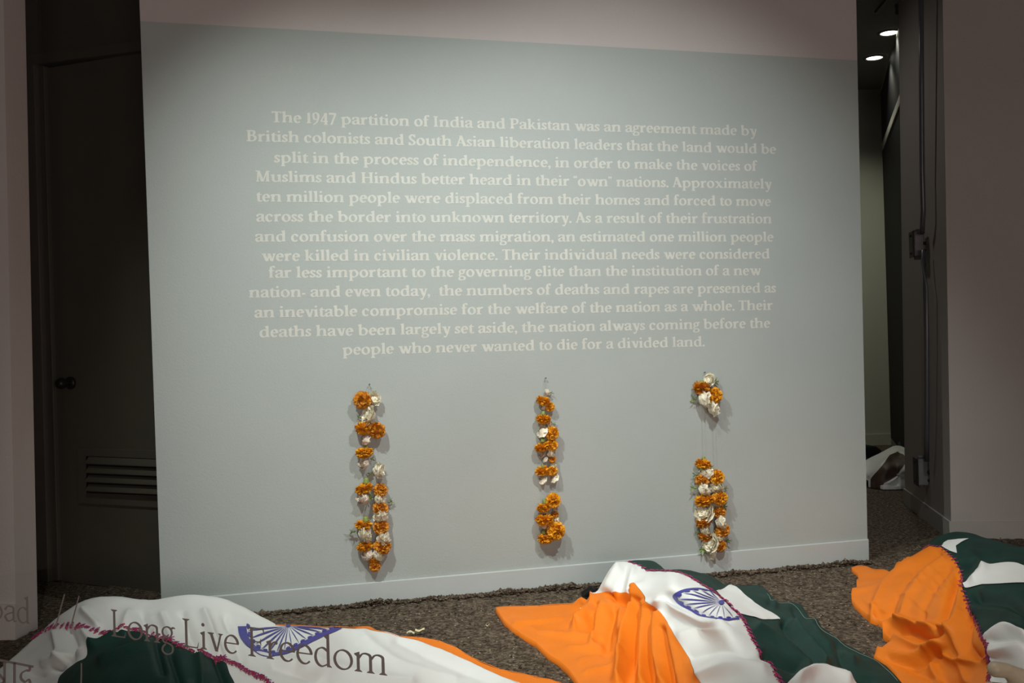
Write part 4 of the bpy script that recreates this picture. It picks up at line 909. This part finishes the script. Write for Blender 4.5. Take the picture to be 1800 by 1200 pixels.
# ------------------------------------------------------------------ mannequin head with black hair beside the second shroud, mannequin foot under the third
hd = on_z(1085, 1046, .03)+np.array([.0, .03, 0])
mh = tag(empty('mannequin', V3(lift(hd, 0))), 'black haired head just showing from under the orange and white shroud', 'mannequin')
bm = bmesh.new(); ball_bm(bm, V3(lift(hd, .045)), (.05, .045, .036), 20, 14); put(link('head', from_bm('head', bm, True), MT['skin']), mh)
bm = bmesh.new(); random.seed(5)
for i in range(260):
    a0 = on_z(1052+random.uniform(-4, 6), 1046+random.uniform(-5, 5), random.uniform(.03, .045)); a0[1] += .07
    a1 = on_z(random.uniform(1020, 1040), random.uniform(1040, 1050), .012); mid = (a0+a1)/2; mid[2] += random.uniform(.005, .022)
    tube_bm(bm, [V3(a0), V3(mid), V3(a1)], [.0016, .0014, .0006], 3, False)
put(link('hair', from_bm('hair', bm), MT['hair']), mh)

def on_h(px, py, h): return V3(on_z(px, py, h))
ft = tag(empty('mannequin', on_h(1780, 1185, 0.0)), 'bare tan mannequin foot sticking out of the shroud at the right wall', 'mannequin')
bm = bmesh.new()
def capsule(a, b, r0, r1, n=9):
    for i in range(n+1):
        u = i/n; ball_bm(bm, a.lerp(b, u), r0+(r1-r0)*u, 14, 10)
P0 = on_h(1751, 1176, .235); sc_ = (P0-Vector(EYE)).length/F
rx = Vector(c_r); up = Vector(c_u); bk_ = Vector(c_f)
def q(px, py, dz=0): return P0+rx*(px-1751)*sc_-up*(py-1176)*sc_+bk_*dz
capsule(q(1750, 1176), q(1768, 1178), 12.0*sc_, 11*sc_); capsule(q(1768, 1178), q(1800, 1200, .01), 10.5*sc_, 20*sc_)
for k_, (x_, y_, r_) in enumerate([(1742, 1204, 9), (1748, 1223, 8.2), (1758, 1240, 7.5), (1770, 1254, 7)]):
    capsule(q(x_, y_, -.008*k_), q(x_+22, y_+1, -.004*k_), r_*sc_, r_*.9*sc_); capsule(q(x_+22, y_+1, -.004*k_), q(1815, 1215+k_*8, .012), r_*.9*sc_, 17*sc_)
capsule(q(1805, 1205, .01), q(1905, 1225, .02), 26*sc_, 24*sc_, 12); capsule(q(1815, 1235, .01), q(1905, 1235, .02), 24*sc_, 24*sc_, 12)
capsule(q(1905, 1225, .02), q(1960, 1215, .02), 25*sc_, 24*sc_, 10)
fo = link('foot', from_bm('foot', bm, True), MT['skin']); put(fo, ft)
rm = fo.modifiers.new('remesh', 'REMESH'); rm.mode = 'VOXEL'; rm.voxel_size = .0022; rm.use_smooth_shade = True
sm = fo.modifiers.new('smooth', 'SMOOTH'); sm.factor = .6; sm.iterations = 6

# ------------------------------------------------------------------ flowers
def petal_grid(bm, fn, nu=3, nv=3, mi=0):
    g = [[bm.verts.new(fn(i/nu, j/nv)) for j in range(nv+1)] for i in range(nu+1)]
    for i in range(nu):
        for j in range(nv):
            f = bm.faces.new((g[i][j], g[i+1][j], g[i+1][j+1], g[i][j+1])); f.smooth = True; f.material_index = mi
def marigold_mesh(seed, mats, n=110, lo=-.75):
    random.seed(seed); bm = bmesh.new()
    bmesh.ops.create_icosphere(bm, subdivisions=2, radius=.66)
    for f in bm.faces: f.material_index = 1
    for i in range(n):
        z = 1-(1-lo)*(i+.5)/n; a = i*2.39996+random.uniform(-.2, .2); r = math.sqrt(max(0, 1-z*z))
        d = Vector((r*math.cos(a), r*math.sin(a), z)).normalized()
        t1 = d.cross(Vector((0, 0, 1))); t1 = t1.normalized() if t1.length > .05 else Vector((1, 0, 0)); t2 = d.cross(t1)
        tw = random.uniform(0, 6.28) if z > .5 else random.uniform(-.6, .6); A_ = t1*math.cos(tw)+t2*math.sin(tw); B_ = d.cross(A_)
        L = random.uniform(.34, .50); W = random.uniform(.16, .24); bend = random.uniform(-.25, .3); ph = random.uniform(0, 6)
        def fn(u, v):
            w_ = W*(.55+.65*math.sin(math.pi*min(1, .25+v*.6)))*(u-.5)*2
            return d*(.56+L*v)+A_*w_+B_*(bend*v*v+.05*math.cos(u*9+ph)*v+.07*(abs(u-.5)*2)**2)
        petal_grid(bm, fn, 3, 2)
    me = from_bm('marigold', bm); me.materials.append(mats[0]); me.materials.append(mats[1])
    return me
def rose_mesh(seed, m, spread=1.0):
    random.seed(seed); bm = bmesh.new(); k = 0; ball_bm(bm, Vector((0, 0, -.08)), (.60, .60, .52), 14, 10)
    for ring, (cnt, r0, hh, open_) in enumerate([(3, .16, .95, .0), (3, .34, 1.0, .08), (4, .52, 1.0, .16), (5, .70, .95, .28*spread), (5, .84, .80, .42*spread)]):
        for i in range(cnt):
            a = (i+ring*.37+random.uniform(-.12, .12))*2*math.pi/cnt; wd = (2.6/cnt+.42)*random.uniform(.85, 1.1); ph = random.uniform(0, 9); h2 = hh*random.uniform(.82, 1.08)
            tip = random.uniform(-.12, .12)
            def fn(u, v):
                th = a+(u-.5)*2*wd*(.45+.7*math.sin(math.pi*min(.75, v*.75+.12)))
                edge = (abs(u-.5)*2)**2; r1 = r0*(.62+.48*math.sin(math.pi*.5*min(1, v*1.6)))
                rr = r1+open_*max(0, v-.5)*1.5+(.07*math.sin(u*13+ph)+.05*math.sin(u*23+ph*3))*v+.06*math.sin(v*11+ph*2)
                zz = -.62+1.25*h2*v-.22*edge*v+(.09*math.sin(u*10+ph)+.05*math.sin(u*21-ph))*v+tip*v
                if v > .8: rr += open_*.30; zz -= open_*.22
                return Vector((rr*math.cos(th), rr*math.sin(th), zz))
            petal_grid(bm, fn, 8, 6)
    me = from_bm('rose', bm); me.materials.append(m); return me
def sepal_mesh(seed):
    random.seed(seed); bm = bmesh.new(); ball_bm(bm, Vector((0, 0, 0)), (.30, .30, .34), 10, 7)
    for i in range(5):
        a = i*1.2566+random.uniform(-.2, .2); L = random.uniform(.8, 1.5); cv = random.uniform(-.5, .6)
        d = Vector((math.cos(a), math.sin(a), 0)); t_ = Vector((-d.y, d.x, 0))
        petal_grid(bm, lambda u, v: d*(.18+L*v*.8)+t_*((u-.5)*2*.20*math.sin(math.pi*(.15+.83*v)))+Vector((0, 0, .25+.6*v-cv*v*v)), 2, 5)
    me = from_bm('sepals', bm, True); me.materials.append(MT['leaf']); return me
def calyx_mesh():
    bm = bmesh.new(); prof = [(0, .62), (.18, .62), (.34, .52), (.40, .25), (.42, -.1), (.52, -.5), (.40, -.62), (0, -.62)]
    N = 14; rings = [[bm.verts.new((max(r, .001)*math.cos(j*2*math.pi/N)*(1+.04*(j % 2)), max(r, .001)*math.sin(j*2*math.pi/N)*(1+.04*(j % 2)), z)) for j in range(N)] for r, z in prof]
    for a_, b_ in zip(rings, rings[1:]):
        for j in range(N): bm.faces.new((a_[j], a_[(j+1) % N], b_[(j+1) % N], b_[j]))
    me = from_bm('calyx', bm, True); me.materials.append(MT['calyx']); return me
MAR = [marigold_mesh(s, (MT['marigold'], MT['marigold_core'])) for s in (1, 2, 3)]
MAD = [marigold_mesh(s, (MT['marigold_dark'], MT['marigold_core'])) for s in (4, 5)]
ROS = [rose_mesh(s, MT['rose'], sp) for s, sp in ((1, 1.0), (2, .5), (3, 1.2))]
ROP = [rose_mesh(s, MT['rose_pink'], sp) for s, sp in ((4, .5), (5, .2))]
SEP = [sepal_mesh(s) for s in (1, 2, 3)]; CAL = calyx_mesh()
wrot = Matrix(((wu[0], wn[0], 0), (wu[1], wn[1], 0), (0, 0, 1)))    # local x along wall, y out of it, z up
def flower(name, meshes, root, px, py, rxp, ryp, tilt=(0, 0, 0), depth=None):
    """rxp, ryp: half sizes in pixels; the flower is laid against the wall"""
    p0 = on_wall(px, py, 0); s_ = np.linalg.norm(p0-EYE)/F; R_ = (depth or (rxp*.6+ryp*.4))*s_
    p = on_wall(px, py, max(R_*.9, .012)+.004)
    o = bpy.data.objects.new(name, random.choice(meshes)); COL.objects.link(o); o.parent = root
    e = Matrix.Rotation(math.radians(tilt[0]), 3, 'X') @ Matrix.Rotation(math.radians(tilt[1]), 3, 'Y') @ Matrix.Rotation(math.radians(tilt[2]), 3, 'Z')
    S_ = Matrix.Diagonal((rxp*s_, R_*.95, ryp*s_)).to_3x3()
    M_ = (wrot @ S_ @ e).to_4x4(); M_.translation = V3(p)-root.location; o.matrix_basis = M_
    return o
def garland(label, nail_px, items, strands, breaks=()):
    nx, ny = nail_px; root = tag(empty('flower_garland', V3(on_wall(nx, ny, .012))), label, 'garland', 'strung flower garlands on the grey wall')
    random.seed(int(nx))
    for it in items:
        k_, x, y, rx_, ry_ = it[:5]; ex = it[5] if len(it) > 5 else None
        rz = random.uniform(0, 360)
        if k_ in 'MD':            # marigold ball; ex 's' = hanging face down
            flower('marigold', MAR if k_ == 'M' else MAD, root, x, y, rx_*1.02, ry_*1.10, (180 if ex == 's' else random.uniform(-100, -50), random.uniform(-15, 15), rz))
        elif k_ in 'RP':
            ang = {'u': 0, 'l': -80, 'r': 80, 'd': 180, None: random.choice([-60, 60, 150])}[ex]
            flower('rose', ROS if k_ == 'R' else ROP, root, x, y, rx_*.98, ry_*1.08, (random.uniform(-75, -30), ang*.75, rz))
        elif k_ == 'C': flower('calyx', [CAL], root, x, y, rx_*2.2, ry_*1.6, (random.uniform(-8, 8), random.uniform(-8, 8), rz), depth=rx_*2)
        elif k_ == 'G':
            ang = {'u': 0, 'l': -90, 'r': 90, 'd': 180, 'f': 0, None: 0}[ex]
            flower('sepals', SEP, root, x, y, rx_, ry_, (-80 if ex == 'f' else -20, ang, rz), depth=rx_*1.0)
    for st in strands:
        bm = bmesh.new(); tube_bm(bm, [V3(on_wall(x, y, .016 if i else .010)) for i, (x, y) in enumerate(st)], .00055, 5)
        o = link('string', from_bm('string', bm), MT['string']); put(o, root)
    return root
g1 = [('D', 637, 703, 15, 14), ('R', 658, 701, 9, 11, 'u'), ('G', 657, 692, 6, 5, 'f'), ('R', 648, 729, 16, 12, 'l'), ('G', 632, 733, 6, 6, 'l'), ('M', 639, 751, 16, 11, 's'), ('D', 662, 756, 15, 13), ('C', 642, 742, 3, 3), ('P', 643, 771, 9, 9, 'd'),
      ('M', 640, 795, 17, 9, 's'), ('C', 644, 785, 3.6, 4), ('P', 640, 814, 12, 9, 'l'), ('G', 653, 806, 5, 6, 'r'), ('R', 665, 827, 13, 11, 'r'), ('G', 652, 832, 6, 5, 'l'),
      ('C', 644, 845, 5.5, 5.5), ('M', 640, 858, 16, 8, 's'), ('D', 669, 861, 12.5, 10), ('P', 638, 876, 14, 9, 'l'), ('G', 650, 874, 7, 7, 'f'), ('R', 667, 877, 12, 9, 'r'), ('G', 684, 882, 8, 4, 'r'), ('D', 669, 893, 14.5, 9),
      ('R', 670, 907, 17, 8, 'l'), ('C', 643, 912, 5.5, 5), ('M', 639, 922, 16, 8, 's'), ('D', 670, 926, 14, 11.5), ('R', 641, 937, 15, 11, 'r'), ('G', 622, 934, 10, 5, 'l'), ('R', 673, 945, 17, 8, 'r'), ('M', 641, 960, 15, 7.5, 's'), ('D', 672, 960, 15, 12),
      ('P', 645, 974, 12, 9, 'd'), ('R', 664, 974, 12, 10, 'r'), ('G', 666, 978, 8, 7, 'f'), ('D', 655, 983, 9, 7), ('D', 659, 994, 10, 9)]
garland('longest garland of marigolds and white roses, hanging nearest the dark doorway', (649, 677), g1, [[(648, 676), (643, 690), (643, 760), (643.5, 840), (643, 900), (645, 970), (656, 992)], [(649, 676), (653, 690), (660, 750), (666, 830), (669, 900), (671, 960), (660, 990)]])
g2 = [('P', 962, 689, 5, 6, 'r'), ('G', 968, 690, 4, 4, 'r'), ('M', 955, 704, 13, 8, 's'), ('M', 967, 715, 7.5, 8), ('P', 955, 715, 5, 5, 'd'), ('C', 955, 726, 4.2, 4), ('M', 955, 736, 15, 8, 's'), ('P', 952, 748, 6, 5), ('P', 966, 746, 6, 6), ('G', 973, 745, 5, 3, 'r'),
      ('R', 953, 758, 8, 8, 'd'), ('M', 970, 761, 12, 11), ('C', 954, 773, 4.4, 4.2), ('M', 953, 785, 15, 7.5, 's'), ('M', 970, 782, 11, 9.5), ('P', 953, 799, 6, 5), ('P', 958, 807, 5, 5, 'd'), ('R', 968, 797, 10, 4.5, 'r'), ('D', 971, 807, 7, 6), ('M', 953, 827, 12.5, 8.5, 's'), ('M', 970, 828, 11, 7),
      ('C', 954, 819, 3, 3), ('R', 973, 820, 7, 4.5, 'l'), ('R', 954, 843, 5.5, 6.5, 'd'), ('R', 974, 840, 6.5, 6, 'd'), ('M', 972, 880, 12.5, 13), ('C', 957, 881, 4, 4), ('M', 956, 891, 13, 8, 's'), ('P', 960, 900, 8, 5), ('P', 977, 897, 5, 5), ('M', 957, 913, 17, 10, 's'), ('D', 976, 904, 6, 6),
      ('R', 979, 914, 6.5, 5.5, 'r'), ('P', 957, 924, 6, 5, 'd'), ('C', 956, 934, 4, 3.6), ('M', 977, 933, 16, 14), ('M', 959, 946, 14, 9, 's')]
garland('thinnest garland of small orange marigolds, hanging in the middle of the three', (958, 666), g2, [[(957, 665), (955, 690), (954, 760), (953, 850), (953, 880), (958, 945)], [(958, 665), (962, 690), (972, 760), (974, 845), (975, 880), (978, 935)]])
g3 = [('R', 1247, 668, 8, 9, 'l'), ('G', 1257, 671, 5, 8, 'r'), ('D', 1233, 681, 16, 11, 's'), ('C', 1234, 671, 4, 3), ('M', 1256, 695, 13, 13), ('R', 1239, 700, 16, 14, 'r'), ('G', 1222, 701, 7, 8, 'l'), ('R', 1254, 717, 15, 10, 'r'),
      ('C', 1237, 805, 3, 3), ('M', 1236, 815, 14, 8.5, 's'), ('R', 1240, 829, 12, 10, 'd'), ('G', 1240, 826, 12, 6, 'f'), ('G', 1224, 834, 8, 5, 'l'), ('D', 1234, 844, 12, 9), ('M', 1260, 838, 12.5, 12), ('R', 1238, 859, 15, 9, 'r'), ('G', 1222, 857, 9, 7, 'l'), ('R', 1261, 857, 14, 8, 'l'), ('G', 1274, 858, 4, 5, 'r'), ('M', 1238, 879, 18, 9.5, 's'),
      ('M', 1265, 875, 14, 11), ('R', 1262, 888, 9, 5), ('G', 1271, 891, 8, 5, 'r'), ('R', 1239, 900, 16, 12, 'l'), ('D', 1264, 900, 11, 9), ('D', 1237, 917, 16, 8, 's'), ('R', 1267, 918, 14, 9, 'r'), ('R', 1239, 931, 12, 8, 'r'), ('G', 1227, 930, 5, 9, 'd'), ('D', 1270, 932, 13, 10), ('D', 1240, 943, 12, 7, 's'), ('R', 1249, 953, 14, 12, 'l'),
      ('R', 1266, 944, 10, 6, 'r'), ('D', 1266, 958, 9, 11), ('G', 1236, 964, 9, 8, 'd'), ('G', 1278, 951, 6, 5, 'r'), ('R', 1251, 972, 5.5, 7, 'd')]
garland('garland with a bare gap under its top cluster, hanging nearest the open corridor', (1237, 656), g3, [[(1236, 656), (1235, 690), (1235.5, 760), (1237, 810), (1238, 880), (1245, 965)], [(1238, 656), (1250, 690), (1254, 760), (1256.5, 830), (1264, 880), (1266, 955)]])
for (x, y), where in zip([(649, 676), (958, 665), (1237, 655)], ['holding the garland nearest the dark doorway', 'holding the thin middle garland', 'holding the garland with the bare gap']):
    p = V3(on_wall(x, y, 0)); n_ = V3(wn); bm = bmesh.new(); tube_bm(bm, [p-n_*.01, p+n_*.014+Vector((0, 0, .002)), p+n_*.0142+Vector((0, 0, .002)), p+n_*.016+Vector((0, 0, .002))], [.0013, .0013, .0036, .0036], 10)
    tag(link('nail', from_bm('nail', bm), MT['galv']), 'small metal nail '+where, 'nail', 'nails in the grey wall')

# ------------------------------------------------------------------ small litter on the soil
random.seed(3)
for (x, y, s_, lab) in [(722, 1110, .010, 'crumpled pale yellow flake on the soil beside the orange hem'), (738, 1107, .012, 'second pale yellow flake lying on the soil, nearer the orange flag'), (857, 1099, .005, 'tiny cream flake alone on the bare soil'), (1026, 1070.5, .010, 'white petal lying on the orange cloth near the black hair')]:
    c = V3(on_z(x, y, .012 if x < 1000 else .045)); bm = bmesh.new(); sx = s_
    petal_grid(bm, lambda u, v: c+Vector(((u-.5)*2.2*sx*1.3, (v-.5)*2*sx, .004*math.sin(u*5+x)+.003*math.cos(v*6+y))), 5, 4)
    tag(link('petal', from_bm('petal', bm), MT['flake']), lab, 'petal', 'fallen petals and flakes')
a = V3(on_z(684, 1077, .008)); b = V3(on_z(700, 1066, .012)); bm = bmesh.new(); tube_bm(bm, [a, a.lerp(b, .5)+Vector((.004, 0, .004)), b], [.003, .0025, .0012], 6)
tag(link('twig', from_bm('twig', bm), MT['brown']), 'short dark twig lying on the soil near the wall', 'twig')
